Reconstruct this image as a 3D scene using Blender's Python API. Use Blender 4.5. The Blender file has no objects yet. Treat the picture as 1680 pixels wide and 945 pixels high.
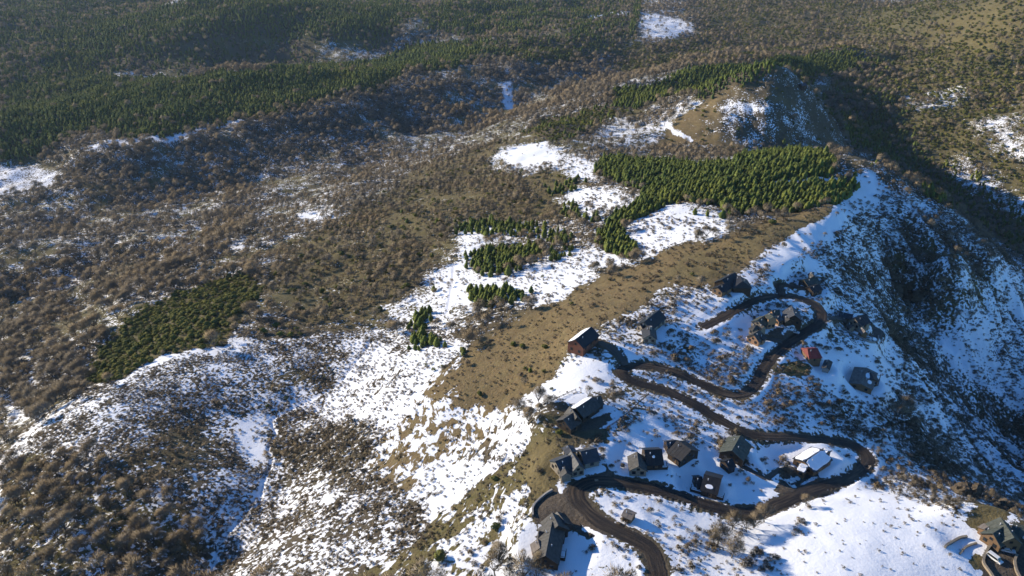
import bpy, bmesh, math, random
import numpy as np
from mathutils import Vector, Matrix

random.seed(7)
RNG = np.random.default_rng(7)
R = math.radians
scene = bpy.context.scene

# ------------------------------------------------------------------ camera, sky, sun, exposure
CAMZ = 360.0
PITCH = R(28.0)
FPX, CX, CY = 1245.0, 840.0, 472.5
cam_d = bpy.data.cameras.new('camera')
cam_d.sensor_width = 36.0
cam_d.lens = 36.0 * FPX / 1680.0
cam_d.clip_start = 1.0
cam_d.clip_end = 30000.0
cam = bpy.data.objects.new('camera', cam_d)
cam.location = (0, 0, CAMZ)
cam.rotation_euler = (R(90) - PITCH, 0, 0)
scene.collection.objects.link(cam)
scene.camera = cam

SUN_DIR = Vector((-0.88, 0.47, 0.0)).normalized()      # horizontal direction towards the sun
SUN_EL = R(19.2)
world = bpy.data.worlds.new('World')
scene.world = world
world.use_nodes = True
wn = world.node_tree.nodes
wl = world.node_tree.links
sky = wn.new('ShaderNodeTexSky')
sky.sky_type = 'NISHITA'
sky.sun_disc = False
sky.sun_elevation = SUN_EL
sky.sun_rotation = math.atan2(SUN_DIR.x, SUN_DIR.y)
sky.altitude = 1800.0
sky.air_density = 1.0
sky.dust_density = 0.0
sky.ozone_density = 5.0
bg = wn['Background']
bg.inputs['Strength'].default_value = 0.12
tint = wn.new('ShaderNodeMix'); tint.data_type = 'RGBA'; tint.blend_type = 'MULTIPLY'
tint.inputs[0].default_value = 1.0; tint.inputs[7].default_value = (.68, 1.0, 1.20, 1)      # the camera's cool white balance
wl.new(sky.outputs['Color'], tint.inputs[6]); wl.new(tint.outputs[2], bg.inputs['Color'])

sun_d = bpy.data.lights.new('sun', 'SUN')
sun_d.energy = 5.0
sun_d.angle = R(0.53)
sun_d.color = (1.0, 0.87, 0.68)
sun = bpy.data.objects.new('sun', sun_d)
to_sun = Vector((SUN_DIR.x * math.cos(SUN_EL), SUN_DIR.y * math.cos(SUN_EL), math.sin(SUN_EL)))
sun.rotation_euler = to_sun.to_track_quat('Z', 'Y').to_euler()
sun.location = (-300, 300, 500)
scene.collection.objects.link(sun)

scene.view_settings.view_transform = 'Standard'
scene.view_settings.look = 'None'
scene.view_settings.exposure = 0.56
scene.view_settings.gamma = 1.0
scene.view_settings.use_curve_mapping = False
scene.cycles.max_bounces = 5
scene.cycles.diffuse_bounces = 2
scene.cycles.volume_bounces = 0
scene.cycles.use_adaptive_sampling = True
scene.cycles.adaptive_threshold = 0.02

COL = scene.collection

# ------------------------------------------------------------------ small helpers
def smooth(a, b, x):
    t = np.clip((x - a) / (b - a), 0, 1)
    return t * t * (3 - 2 * t)

def _hash(ix, iy, seed):
    h = (ix.astype(np.int64) * 374761393 + iy.astype(np.int64) * 668265263 + seed * 1442695041) & 0xFFFFFFFF
    h = ((h ^ (h >> 13)) * 1274126177) & 0xFFFFFFFF
    h = h ^ (h >> 16)
    return (h & 0xFFFFFF) / float(0xFFFFFF)

def vnoise(x, y, seed=0):
    ix = np.floor(x); iy = np.floor(y)
    fx = x - ix; fy = y - iy
    fx = fx * fx * fx * (fx * (fx * 6 - 15) + 10); fy = fy * fy * fy * (fy * (fy * 6 - 15) + 10)
    a = _hash(ix, iy, seed); b = _hash(ix + 1, iy, seed)
    c = _hash(ix, iy + 1, seed); d = _hash(ix + 1, iy + 1, seed)
    return (a + (b - a) * fx) * (1 - fy) + (c + (d - c) * fx) * fy

def fbm(x, y, seed=0, octs=4):
    s = 0; amp = 0.5; tot = 0
    for o in range(octs):
        s = s + amp * (vnoise(x * 1.0 + 17.3 * o, y + 9.1 * o, seed + o) - 0.5)
        tot += amp; amp *= 0.5
        x, y = (x * 1.6 - y * 1.2), (x * 1.2 + y * 1.6)
    return s / tot * 2            # about -1..1

CP, SP = math.cos(PITCH), math.sin(PITCH)
def ray(px, py):
    """azimuth, horizontal length and vertical component per unit depth of a photo pixel"""
    a = (px - CX) / FPX
    u = (CY - py) / FPX
    dx, dy, dz = a, CP + u * SP, u * CP - SP
    return dx, dy, dz

def project(x, y, z):
    zz = z - CAMZ
    depth = y * CP - zz * SP
    up = y * SP + zz * CP
    return CX + FPX * x / depth, CY - FPX * up / depth, depth

# ------------------------------------------------------------------ the terrain: a height field on a polar grid
AZ0, AZ1 = -R(54), R(54)
RR0, RR1 = 75.0, 4600.0
NC, NR = 840, 1000
LN0 = math.log(RR0)
LNS = (math.log(RR1) - LN0) / (NR - 1)
AZS = (AZ1 - AZ0) / (NC - 1)

# photo pixel and ground height below the camera
CTRL = [
 # settled ridge
 (900,880,-192),(990,930,-190),(1200,930,-190),(1400,930,-186),(1540,930,-186),(1640,905,-187),(1660,870,-190),
 (1000,850,-190),(1100,850,-191),(1200,845,-195),(1308,795,-197),(1420,765,-202),(1300,720,-198),(1180,745,-195),
 (1060,745,-192),(940,755,-190),(860,830,-194),(930,685,-190),(1040,640,-192),(1130,660,-195),(1220,650,-195.5),
 (1330,640,-199),(1420,680,-206),(958,560,-190),(1070,535,-190),(1160,535,-192),(1210,462,-187),(1283,484,-191),
 (1330,470,-193),(1345,515,-195),(1400,530,-199),(1440,556,-204),(1260,560,-195),(1330,590,-197),(1418,620,-204),
 (1400,850,-190),(1480,640,-213),(1500,710,-212),(1540,780,-205),(1600,815,-199),(1640,830,-201),(1680,860,-203),
 # right flank and gully
 (1380,440,-203),(1440,510,-209),(1400,380,-200),(1300,420,-188),(1380,345,-187),(1455,413,-222),(1478,484,-231),
 (1505,560,-240),(1545,620,-250),(1600,668,-262),(1680,722,-276),(1600,740,-240),(1660,800,-237),(1560,690,-236),
 (1640,560,-243),(1600,460,-224),(1540,430,-221),(1680,600,-256),(1680,500,-240),(1510,480,-229),
 (1440,276,-190),(1490,322,-202),(1560,376,-217),(1620,420,-231),(1680,460,-244),
 (1430,330,-203),(1480,370,-214),
 # crest, meadow, plantation
 (1420,262,-193),(1330,250,-198),(1200,262,-205),(1090,265,-211),(1000,275,-217),(1300,345,-193),(1200,345,-195),
 (1360,300,-192),(1100,345,-199),(1040,330,-206),(1200,410,-190),(1100,455,-191.5),(1000,500,-194),(920,560,-196),
 (1100,390,-199),(1010,400,-207),(980,430,-206),(930,450,-208),
 # left flank
 (850,560,-203),(830,640,-202),(780,720,-205),(860,740,-195),(790,800,-200),(720,870,-203),(830,900,-196),(700,930,-200),
 (740,640,-207),(640,620,-221),(600,700,-222),(560,760,-223),(500,850,-221),(400,930,-222),(300,930,-226),(600,572,-231),(550,635,-233),(450,700,-236),(440,760,-234),(425,830,-232),(350,930,-229),
 (350,800,-227),(250,750,-225),(150,850,-224),(60,930,-224),(30,830,-230),(440,620,-233),
 (330,600,-230),(230,632,-229),(160,645,-230),(60,722,-232),(0,790,-236),(400,570,-234),(320,700,-231),
 (120,610,-262),(40,640,-268),(0,700,-262),(150,560,-262),(230,500,-268),(330,440,-272),
 (280,560,-239),(380,500,-245),(430,455,-255),(520,560,-234),(560,480,-242),(700,560,-219),(800,520,-211),
 (830,440,-219),(760,410,-229),(700,470,-231),(640,420,-248),(560,400,-259),(880,390,-222),(700,370,-246),
 (800,350,-238),(930,330,-225),(880,260,-236),(960,250,-231),(820,280,-246),(700,310,-264),(930,215,-243),(1050,200,-240),
 # valley on the left
 (60,520,-290),(0,560,-285),(150,450,-300),(50,400,-310),(250,390,-304),(400,370,-300),(520,340,-297),(600,300,-301),
 (0,340,-325),(120,330,-328),(280,322,-330),(450,300,-331),(600,262,-329),(720,228,-327),(840,185,-324),(960,145,-318),
 # scarp and forest shelf beyond
 (0,275,-318),(150,235,-306),(300,210,-299),(450,180,-296),(600,145,-294),(750,112,-292),(880,85,-292),(1000,70,-295),
 (0,190,-306),(200,150,-299),(400,125,-298),(600,105,-298),(760,85,-300),(200,112,-318),(380,98,-332),(500,92,-330),(620,80,-320),
 (100,70,-298),(300,55,-284),(500,45,-282),(700,35,-292),(900,30,-303),(1060,40,-306),(0,30,-290),(200,10,-290),(600,5,-295),(1000,10,-300),
 (1150,75,-303),(1250,40,-300),(1350,30,-295),(1300,70,-303),
 # conical hill and the plantation behind
 (1235,124,-190),(1265,121,-187),(1295,124,-191),(1320,142,-203),(1250,160,-203),(1180,160,-207),(1135,185,-220),(1095,218,-234),(1250,232,-232),
 (1170,232,-232),(1330,225,-240),(1360,190,-231),(1390,240,-262),(1200,190,-214),(1290,190,-216),
 (1020,170,-243),(1020,140,-245),(1150,115,-243),(1150,155,-240),(1290,98,-246),(1400,80,-262),(1010,105,-312),
 # dark valley on the right and the lit slope beyond
 (1430,130,-290),(1440,190,-300),(1450,240,-308),(1520,270,-318),(1580,320,-326),(1660,380,-332),(1470,262,-300),
 (1480,170,-290),(1560,200,-292),(1600,270,-308),(1680,300,-310),(1660,220,-282),(1580,130,-264),(1660,120,-246),
 (1500,296,-300),(1560,342,-320),(1620,388,-328),(1685,430,-335),
 (1480,90,-268),(1560,50,-236),(1680,50,-205),(1620,10,-205),(1500,20,-252),(1420,30,-278),(1680,0,-178),
]
def ctrl_to_polar(c):
    px, py, z = c
    # the settled side of the ridge leans to the right, the gully lies deep below it
    lean = (max(0, px - 980) * .015 + max(0, px - 1340) * .05) * float(smooth(425, 480, py)) * (1 - .62 * float(smooth(800, 880, py)))
    z = z - lean
    dx, dy, dz = ray(px, py)
    t = z / dz
    x, y = dx * t, dy * t
    return math.atan2(x, y), math.log(math.hypot(x, y)), z
cp = np.array([ctrl_to_polar(c) for c in CTRL])
extra = []
for az, r, z in [(-50,75,-205),(-25,75,-195),(0,75,-190),(25,75,-186),(50,75,-190),(-52,170,-232),(52,180,-205),(52,260,-215),(-54,300,-255),
                 (-50,600,-300),(-50,1100,-315),(-50,2200,-290),(50,420,-262),(50,520,-250),(50,640,-320),(50,900,-290),(50,1400,-180),(48,2400,-120),
                 (-50,4500,-270),(-25,4500,-270),(0,4500,-280),(25,4500,-250),(50,4500,-120),(-20,3300,-285),(0,3300,-290),(15,3300,-280),
                 (0,110,-190),(-30,110,-205),(30,110,-186),(-52,110,-215),(52,110,-195)]:
    extra.append((R(az), math.log(r), z))
cp = np.vstack([cp, np.array(extra)])
def tps_k(d2):
    return 0.5 * d2 * np.log(d2 + 1e-12)
n = len(cp)
P = np.c_[np.ones(n), cp[:, 0], cp[:, 1]]
D2 = (cp[:, None, 0] - cp[None, :, 0]) ** 2 + (cp[:, None, 1] - cp[None, :, 1]) ** 2
Amat = np.zeros((n + 3, n + 3))
Amat[:n, :n] = tps_k(D2) + np.eye(n) * 6e-5
Amat[:n, n:] = P
Amat[n:, :n] = P.T
TPSW = np.linalg.solve(Amat, np.r_[cp[:, 2], np.zeros(3)])
def tps_eval(az, ln):
    out = TPSW[n] + TPSW[n + 1] * az + TPSW[n + 2] * ln
    for i in range(n):
        out = out + TPSW[i] * tps_k((az - cp[i, 0]) ** 2 + (ln - cp[i, 1]) ** 2)
    return out
az_v = AZ0 + AZS * np.arange(NC)
ln_v = LN0 + LNS * np.arange(NR)
# evaluated on a half-resolution grid, then interpolated
azc, lnc = az_v[::2], ln_v[::2]
if azc[-1] < az_v[-1]: azc = np.r_[azc, az_v[-1]]
if lnc[-1] < ln_v[-1]: lnc = np.r_[lnc, ln_v[-1]]
ZC = tps_eval(azc[None, :], lnc[:, None])
ZC = np.stack([np.interp(az_v, azc, row) for row in ZC])
Z = np.stack([np.interp(ln_v, lnc, ZC[:, j]) for j in range(NC)], axis=1)
AZG, LNG = np.meshgrid(az_v, ln_v)
RG = np.exp(LNG)
XG, YG = RG * np.sin(AZG), RG * np.cos(AZG)
far = smooth(450, 1100, RG)
Z = Z + CAMZ
Z += fbm(XG / 60, YG / 60, 11, 3) * (1.1 + 5.0 * far)
Z += fbm(XG / 14, YG / 14, 23, 3) * (0.45 + 0.5 * far)
Z += fbm(XG / 260, YG / 260, 5, 2) * 18 * smooth(900, 1500, RG)
leftv = smooth(-R(2), -R(10), AZG) * smooth(400, 520, RG) + smooth(-R(6), R(-1), AZG) * smooth(640, 760, RG) * (1 - smooth(R(3), R(8), AZG))
Z += np.clip(leftv, 0, 1) * (fbm(XG / 130, YG / 130, 301, 2) * 10 + fbm(XG / 48, YG / 48, 307, 3) * 5.0)
knoll = np.exp(-(((XG - 268) / 75) ** 2 + ((YG - 790) / 90) ** 2))
Z += 9 * np.exp(-(((XG - 288) / 52) ** 2 + ((YG - 858) / 48) ** 2))
Z += knoll * (fbm(XG / 30, YG / 30, 331, 4) * 6 - np.abs(fbm(XG / 14, YG / 25, 337, 3)) * 5)
gul = smooth(R(14), R(24), AZG) * smooth(330, 400, RG) * (1 - smooth(620, 760, RG))
Z += (np.abs(fbm(XG / 22 + YG / 90, YG / 60, 41, 3)) - .25) * -4.0 * gul       # rills of the steep right flank

def grid_lookup(F, az, ln):
    i = np.clip((az - AZ0) / AZS, 0, NC - 1.001); j = np.clip((ln - LN0) / LNS, 0, NR - 1.001)
    i0 = i.astype(int); j0 = j.astype(int); fi = i - i0; fj = j - j0
    return ((F[j0, i0] * (1 - fi) + F[j0, i0 + 1] * fi) * (1 - fj) + (F[j0 + 1, i0] * (1 - fi) + F[j0 + 1, i0 + 1] * fi) * fj)
def to_polar(x, y):
    return np.arctan2(x, y), 0.5 * np.log(x * x + y * y)
def ground(x, y):
    az, ln = to_polar(np.asarray(x, float), np.asarray(y, float))
    return grid_lookup(Z, az, ln)
def at(px, py):
    """where the photo's pixel meets the ground"""
    dx, dy, dz = ray(px, py)
    az = math.atan2(dx, dy); tn = -dz / math.hypot(dx, dy)
    i = min(max((az - AZ0) / AZS, 0), NC - 1.001); i0 = int(i); f = i - i0
    prof = Z[:, i0] * (1 - f) + Z[:, i0 + 1] * f
    r = np.exp(ln_v)
    d = prof - (CAMZ - r * tn)
    k = int(np.argmax(d >= 0))
    if d[k] < 0: k = NR - 1
    if k == 0: rr = r[0]
    else:
        t = d[k - 1] / (d[k - 1] - d[k]); rr = r[k - 1] + (r[k] - r[k - 1]) * t
    rr = float(rr)
    x, y = rr * math.sin(az), rr * math.cos(az)
    return Vector((x, y, float(ground(x, y))))
def at_height(px, py, h):
    """where the photo's pixel is h metres above the ground"""
    g = at(px, py)
    dx, dy, dz = ray(px, py)
    z = g.z
    for _ in range(4):
        t = (z + h - CAMZ) / dz
        x, y = dx * t, dy * t
        z = float(ground(x, y))
    return Vector((x, y, z + h))
# ------------------------------------------------------------------ roads, yards, house pads cut into the terrain
def densify(pts, step=1.0):
    out = [pts[0]]
    for a, b in zip(pts[:-1], pts[1:]):
        m = max(1, int((b - a).length / step))
        for k in range(1, m + 1): out.append(a.lerp(b, k / m))
    return out
def catmull(pts, sub=6):
    out = []
    P_ = [pts[0]] + pts + [pts[-1]]
    for i in range(1, len(P_) - 2):
        p0, p1, p2, p3 = P_[i - 1:i + 3]
        for k in range(sub):
            t = k / sub
            out.append(0.5 * ((2 * p1) + (p2 - p0) * t + (2 * p0 - 5 * p1 + 4 * p2 - p3) * t * t + (3 * p1 - p0 - 3 * p2 + p3) * t ** 3))
    out.append(pts[-1])
    return out
def window(x, y, rad):
    az, ln = to_polar(np.array(x), np.array(y)); r = math.exp(float(ln))
    di = int(rad / r / AZS) + 2; dj = int(rad / r / LNS) + 2
    i = int((float(az) - AZ0) / AZS); j = int((float(ln) - LN0) / LNS)
    return slice(max(0, j - dj), min(NR, j + dj + 1)), slice(max(0, i - di), min(NC, i + di + 1))
ROADD = np.full((NR, NC), 99.0)        # distance to a road's centre line minus its half width
def make_road(pix, width, sub=6, bank=4.5, smooth_m=14):
    g = [at(*p) for p in pix]
    line = densify(catmull([Vector((v.x, v.y, 0)) for v in g], sub), 1.2)
    xs = np.array([v.x for v in line]); ys = np.array([v.y for v in line])
    zs = ground(xs, ys)
    k = max(3, int(smooth_m / 1.2)); ker = np.ones(2 * k + 1) / (2 * k + 1)
    zs = np.convolve(np.pad(zs, k, mode='edge'), ker, 'valid')
    best = {}
    H = np.full((NR, NC), np.nan); DD = np.full((NR, NC), 99.0)
    for x, y, z in zip(xs, ys, zs):
        sj, si = window(x, y, width / 2 + bank + 1)
        d = np.hypot(XG[sj, si] - x, YG[sj, si] - y) - width / 2
        m = d < DD[sj, si]
        DD[sj, si] = np.where(m, d, DD[sj, si]); H[sj, si] = np.where(m, z, H[sj, si])
    near = (DD < bank) & (ROADD > 0.6)
    w = smooth(0.5, bank, DD)
    Z[near] = (H * (1 - w) + Z * w)[near] - np.where(DD < 0.4, 0.14, 0)[near]
    np.minimum(ROADD, DD, out=ROADD)
    return xs, ys, zs
MAIN_ROAD = [(1082,975),(1078,930),(1066,902),(1040,883),(1000,864),(968,842),(948,820),(948,802),(968,789),(1002,787),(1042,793),(1100,808),(1160,831),(1205,841),
 (1250,836),(1300,817),(1340,800),(1380,787),(1412,773),(1424,757),(1410,740),(1380,726),(1330,719),(1280,717),(1230,711),(1190,693),(1140,665),
 (1090,641),(1042,624),(1021,610),(1030,599),(1062,598),(1102,608),(1150,630),(1190,647),(1220,647),(1240,630),(1254,602),(1275,577),(1310,551),
 (1340,534),(1348,516),(1336,501),(1310,489),(1280,484),(1245,490),(1210,506),(1180,524),(1152,537)]
roads = [('road', make_road(MAIN_ROAD, 5.5), 5.5, 'mud_road')]
roads.append(('road', make_road([(1283,487),(1280,463),(1302,468),(1322,477)], 4.0, bank=2.5), 4.0, 'mud_road'))
roads.append(('driveway', make_road([(1350,519),(1378,523),(1405,541),(1428,556),(1440,555),(1438,545),(1425,533)], 5.0, bank=2.5), 5.0, 'gravel_road'))
roads.append(('driveway', make_road([(1028,601),(1018,584),(1004,570),(984,561)], 3.6, bank=2.5), 3.6, 'gravel_road'))
roads.append(('driveway', make_road([(1282,561),(1268,557),(1246,552)], 4.2, bank=2), 4.2, 'gravel_road'))
roads.append(('path', make_road([(1222,765),(1242,777),(1258,783),(1276,772),(1300,769)], 2.4, bank=1.5), 2.4, 'gravel_road'))

def carve(pix, width, depth, sub=5):
    g = [at(*p) for p in pix]
    line = densify(catmull([Vector((v.x, v.y, 0)) for v in g], sub), 1.0)
    DD = np.full((NR, NC), 99.0)
    for v in line:
        sj, si = window(v.x, v.y, width * 2)
        DD[sj, si] = np.minimum(DD[sj, si], np.hypot(XG[sj, si] - v.x, YG[sj, si] - v.y))
    Z[:] -= depth * (1 - smooth(width * 0.35, width, DD))
    return DD
DITCH = carve([(612,556),(598,575),(575,605),(552,632),(510,655),(470,675),(446,690),(452,712),(440,735),(446,755),(432,790),(425,830)], 1.2, .8)
DITCH2 = carve([(430,800),(395,850),(360,890),(345,940)], 1.2, .9)
TRACK = carve([(745,440),(740,480),(733,515)], 1.0, .7)

PADS = []
def pad(x, y, rad):
    z = float(ground(x, y))
    sj, si = window(x, y, rad * 1.8)
    d = np.hypot(XG[sj, si] - x, YG[sj, si] - y)
    w = smooth(rad * .7, rad * 1.35, d)
    w = np.maximum(w, 1 - smooth(0.2, 2.5, ROADD[sj, si]))      # roads stay as they are
    Z[sj, si] = z * (1 - w) + Z[sj, si] * w
    return z

# ------------------------------------------------------------------ land cover, drawn as outlines on the ground
F = {k: np.zeros((NR, NC)) for k in ('snow', 'wood', 'pine', 'heath', 'bush', 'tan', 'olive', 'gravel', 'streak', 'green', 'thick', 'rug')}
WARP = 0.017
WAZ = AZG + WARP * 1.3 * fbm(XG / (RG * .06), YG / (RG * .06), 71, 5); WLN = LNG + WARP * 2.2 * fbm(XG / (RG * .06), YG / (RG * .06), 83, 5)
def poly_polar(pix):
    dens = []
    m = len(pix)
    for a, b in zip(pix, pix[1:] + pix[:1]):
        k = max(1, int(math.hypot(b[0] - a[0], b[1] - a[1]) / 40))
        for q in range(k): dens.append((a[0] + (b[0] - a[0]) * q / k, a[1] + (b[1] - a[1]) * q / k))
    return np.array([[math.atan2(p.x, p.y), math.log(math.hypot(p.x, p.y))] for p in (at(*d) for d in dens)])
def seg_d2(A, B, a, l):
    da, dl = B[0] - A[0], B[1] - A[1]
    t = np.clip(((a - A[0]) * da + (l - A[1]) * dl) / (da * da + dl * dl + 1e-12), 0, 1)
    return (a - A[0] - t * da) ** 2 + (l - A[1] - t * dl) ** 2
def idx_window(pts, mar):
    i0 = int(np.clip((pts[:, 0].min() - mar - AZ0) / AZS, 0, NC - 1)); i1 = int(np.clip((pts[:, 0].max() + mar - AZ0) / AZS + 1, 1, NC))
    j0 = int(np.clip((pts[:, 1].min() - mar - LN0) / LNS, 0, NR - 1)); j1 = int(np.clip((pts[:, 1].max() + mar - LN0) / LNS + 1, 1, NR))
    return slice(j0, j1), slice(i0, i1)
def apply(sj, si, w, vals):
    for k, v in vals.items():
        F[k][sj, si] = F[k][sj, si] * (1 - w) + v * w
def paint(pix, soft=0.012, warp=True, **vals):
    pts = poly_polar(pix)
    sj, si = idx_window(pts, soft + .03)
    a, l = (WAZ[sj, si], WLN[sj, si]) if warp else (AZG[sj, si], LNG[sj, si])
    d2 = np.full(a.shape, 1e9); inside = np.zeros(a.shape, bool)
    for A, B in zip(pts, np.roll(pts, -1, axis=0)):
        d2 = np.minimum(d2, seg_d2(A, B, a, l))
        c = (A[1] > l) != (B[1] > l)
        with np.errstate(divide='ignore', invalid='ignore'):
            xi = (B[0] - A[0]) * (l - A[1]) / (B[1] - A[1] + 1e-15) + A[0]
        inside ^= c & (a < xi)
    sd = np.sqrt(d2) * np.where(inside, 1, -1)
    apply(sj, si, smooth(-soft, soft, sd), vals)
def strip(pix, wpx, soft=0.006, warp=True, **vals):
    """a band along a line; wpx its half width in metres"""
    pts = []
    for a, b in zip(pix[:-1], pix[1:]):
        k = max(1, int(math.hypot(b[0] - a[0], b[1] - a[1]) / 30))
        for q in range(k): pts.append(at(a[0] + (b[0] - a[0]) * q / k, a[1] + (b[1] - a[1]) * q / k))
    pts.append(at(*pix[-1]))
    rm = np.mean([math.hypot(p.x, p.y) for p in pts])
    pts = np.array([[math.atan2(p.x, p.y), math.log(math.hypot(p.x, p.y))] for p in pts])
    hw = wpx / rm
    sj, si = idx_window(pts, hw + soft + .03)
    a, l = (WAZ[sj, si], WLN[sj, si]) if warp else (AZG[sj, si], LNG[sj, si])
    d2 = np.full(a.shape, 1e9)
    for A, B in zip(pts[:-1], pts[1:]): d2 = np.minimum(d2, seg_d2(A, B, a, l))
    apply(sj, si, 1 - smooth(hw - soft, hw + soft, np.sqrt(d2)), vals)

NONE = dict(wood=0, pine=0, heath=0, bush=0, tan=0, olive=0, gravel=0, streak=0, green=0, thick=0)
F['wood'][:] = 1.0; F['snow'][:] = 0.37
# beyond: forest shelf, scarp, valley
paint([(0,300),(0,268),(150,228),(300,205),(450,178),(600,140),(750,105),(900,90),(1000,85),(1010,120),(960,150),(840,190),(720,232),(600,266),(450,304),(280,326),(120,334),(0,345)], .03, snow=.34, wood=1)
paint([(0,265),(0,140),(120,108),(200,130),(330,128),(480,110),(560,105),(700,75),(800,65),(870,78),(780,98),(640,132),(540,160),(430,187),(330,212),(230,228),(140,220),(60,245)], .012, pine=1, wood=.05, snow=.04)
paint([(-60,-20),(330,-20),(200,30),(80,75),(60,130),(-60,160)], .03, pine=.5, wood=.35, snow=.02, olive=.3)
paint([(900,-10),(1040,-10),(1035,60),(900,75)], .03, pine=.3, bush=.4, wood=.35, snow=.06)
paint([(1150,-10),(1420,-10),(1400,60),(1300,40),(1160,65)], .03, bush=.6, wood=.4, snow=.04, olive=.6)
paint([(80,70),(180,30),(330,0),(660,0),(700,20),(640,55),(500,70),(420,55),(300,80),(190,110),(90,130)], .02, pine=.85, wood=.15, snow=.03)
paint([(700,10),(740,0),(900,0),(910,25),(850,60),(780,62),(700,50)], .02, pine=.75, wood=.3, snow=.05)
paint([(190,120),(220,70),(380,60),(480,75),(500,100),(400,112),(290,118)], .02, pine=.35, wood=.5, snow=.02)
paint([(760,80),(860,60),(1000,62),(1020,80),(940,95),(860,95)], .02, pine=.15, wood=.3, bush=.7, snow=.1)
paint([(0,275),(60,262),(100,270),(95,292),(40,312),(0,325)], .008, **{**NONE, 'snow': .55, 'heath': .6, 'thick': .2})
paint([(150,240),(250,222),(400,195),(400,202),(260,232),(160,252)], .006, snow=.7, wood=.35)
paint([(1050,40),(1055,18),(1085,20),(1140,40),(1148,60),(1110,62),(1060,52)], .008, **{**NONE, 'snow': .62, 'wood': .12})
paint([(965,24),(1030,16),(1030,22),(970,30)], .006, wood=.2, snow=.8)
paint([(1000,70),(1160,65),(1300,40),(1400,60),(1400,80),(1300,92),(1150,108),(1030,120)], .02, wood=.5, bush=.75, snow=.05)
paint([(815,130),(830,128),(835,170),(825,175),(815,160)], .006, snow=.85, wood=.2)
# lit slope top right
paint([(1360,10),(1700,-10),(1700,330),(1600,270),(1490,240),(1440,130),(1400,70)], .03, wood=.28, bush=.6, olive=.9, snow=.14)
paint([(1480,60),(1560,10),(1700,-10),(1700,90),(1580,90)], .03, wood=.12, bush=.3, olive=1, tan=.25, snow=.04)
paint([(1470,150),(1580,135),(1600,160),(1540,175),(1480,165)], .01, snow=.55)
paint([(1600,200),(1680,190),(1700,260),(1640,260)], .02, snow=.55, wood=.1, bush=.1, olive=.4)
paint([(1440,70),(1500,60),(1490,130),(1440,120)], .02, wood=.9, bush=.4)
paint([(1580,110),(1700,100),(1700,170),(1600,170)], .03, bush=.8)
paint([(1390,110),(1440,100),(1490,230),(1600,300),(1700,350),(1700,430),(1560,345),(1450,262),(1400,240),(1350,170)], .02, wood=.6, pine=.45, bush=.2, snow=.02)
paint([(1540,270),(1600,262),(1640,300),(1700,330),(1700,370),(1600,330)], .02, snow=.5, wood=.5)
# plantation behind the cone, cone
paint([(1008,172),(1010,145),(1150,117),(1290,100),(1400,84),(1440,100),(1340,128),(1280,118),(1225,128),(1180,160),(1150,163),(1110,155),(1040,176)], .006, **{**NONE, 'pine': 1, 'snow': .02})
paint([(850,225),(880,195),(1000,172),(1050,178),(1010,195),(960,215),(900,232)], .01, bush=1, wood=.1, pine=.12, snow=.06)
paint([(960,235),(1000,190),(1100,178),(1170,165),(1120,195),(1085,235),(1000,245)], .01, snow=.5, wood=.8)
paint([(1075,240),(1110,200),(1180,160),(1225,128),(1265,119),(1300,122),(1340,150),(1390,240),(1330,238),(1200,240)], .008, **{**NONE, 'snow': .18, 'tan': .75, 'olive': .3, 'bush': .08, 'thick': .1})
paint([(1185,215),(1200,170),(1225,140),(1260,155),(1290,185),(1330,215),(1370,240),(1250,240)], .012, snow=.42, wood=.1, thick=0, tan=.05, olive=.05)
paint([(1225,140),(1265,122),(1300,125),(1340,150),(1390,240),(1350,235),(1300,190),(1260,150)], .012, snow=.25, wood=.12, tan=.0, olive=.1)
strip([(1040,52),(1046,25),(1050,-5)], 9, .002, pine=1, wood=0, snow=0)
strip([(1095,195),(1108,205),(1120,222),(1140,236)], 2.2, .003, snow=.97, wood=0)
# left valley side: brown wood up to the ridge
paint([(560,545),(480,520),(430,470),(480,400),(600,330),(700,270),(800,235),(870,225),(850,250),(960,300),(960,350),(860,360),(740,370),(700,440),(640,500)], .02, wood=.8, bush=.1, olive=.5, tan=.15, thick=.1, snow=.16)
paint([(500,420),(640,380),(720,350),(700,372),(600,420),(560,500),(500,520)], .02, wood=.45, olive=.7, heath=.3, thick=.1, snow=.18)
# snow meadows in the middle
for pg, sn in ([(805,258),(830,238),(885,232),(900,245),(960,262),(978,292),(950,292),(900,270),(860,285),(820,275)], .9), \
              ([(905,320),(940,305),(1000,308),(1030,315),(1020,335),(985,352),(930,340)], .85), \
              ([(1030,380),(1040,350),(1110,336),(1200,345),(1205,375),(1150,395),(1090,415),(1060,420),(1040,410)], .74), \
              ([(695,470),(745,430),(760,380),(820,372),(850,378),(790,400),(770,430),(780,470),(830,495),(780,510),(700,490)], .85), \
              ([(780,455),(860,440),(900,415),(960,405),(1020,412),(1030,425),(960,445),(1000,455),(970,480),(900,495),(850,500),(800,490)], .8), \
              ([(620,500),(680,480),(720,500),(760,530),(720,545),(640,520)], .6), \
              ([(490,350),(520,345),(525,365),(495,365)], .8), ([(0,655),(20,655),(90,690),(30,690)], .7):
    paint(pg, .02, **{**NONE, 'snow': sn, 'heath': .3, 'thick': .03, 'olive': .5})
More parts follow.
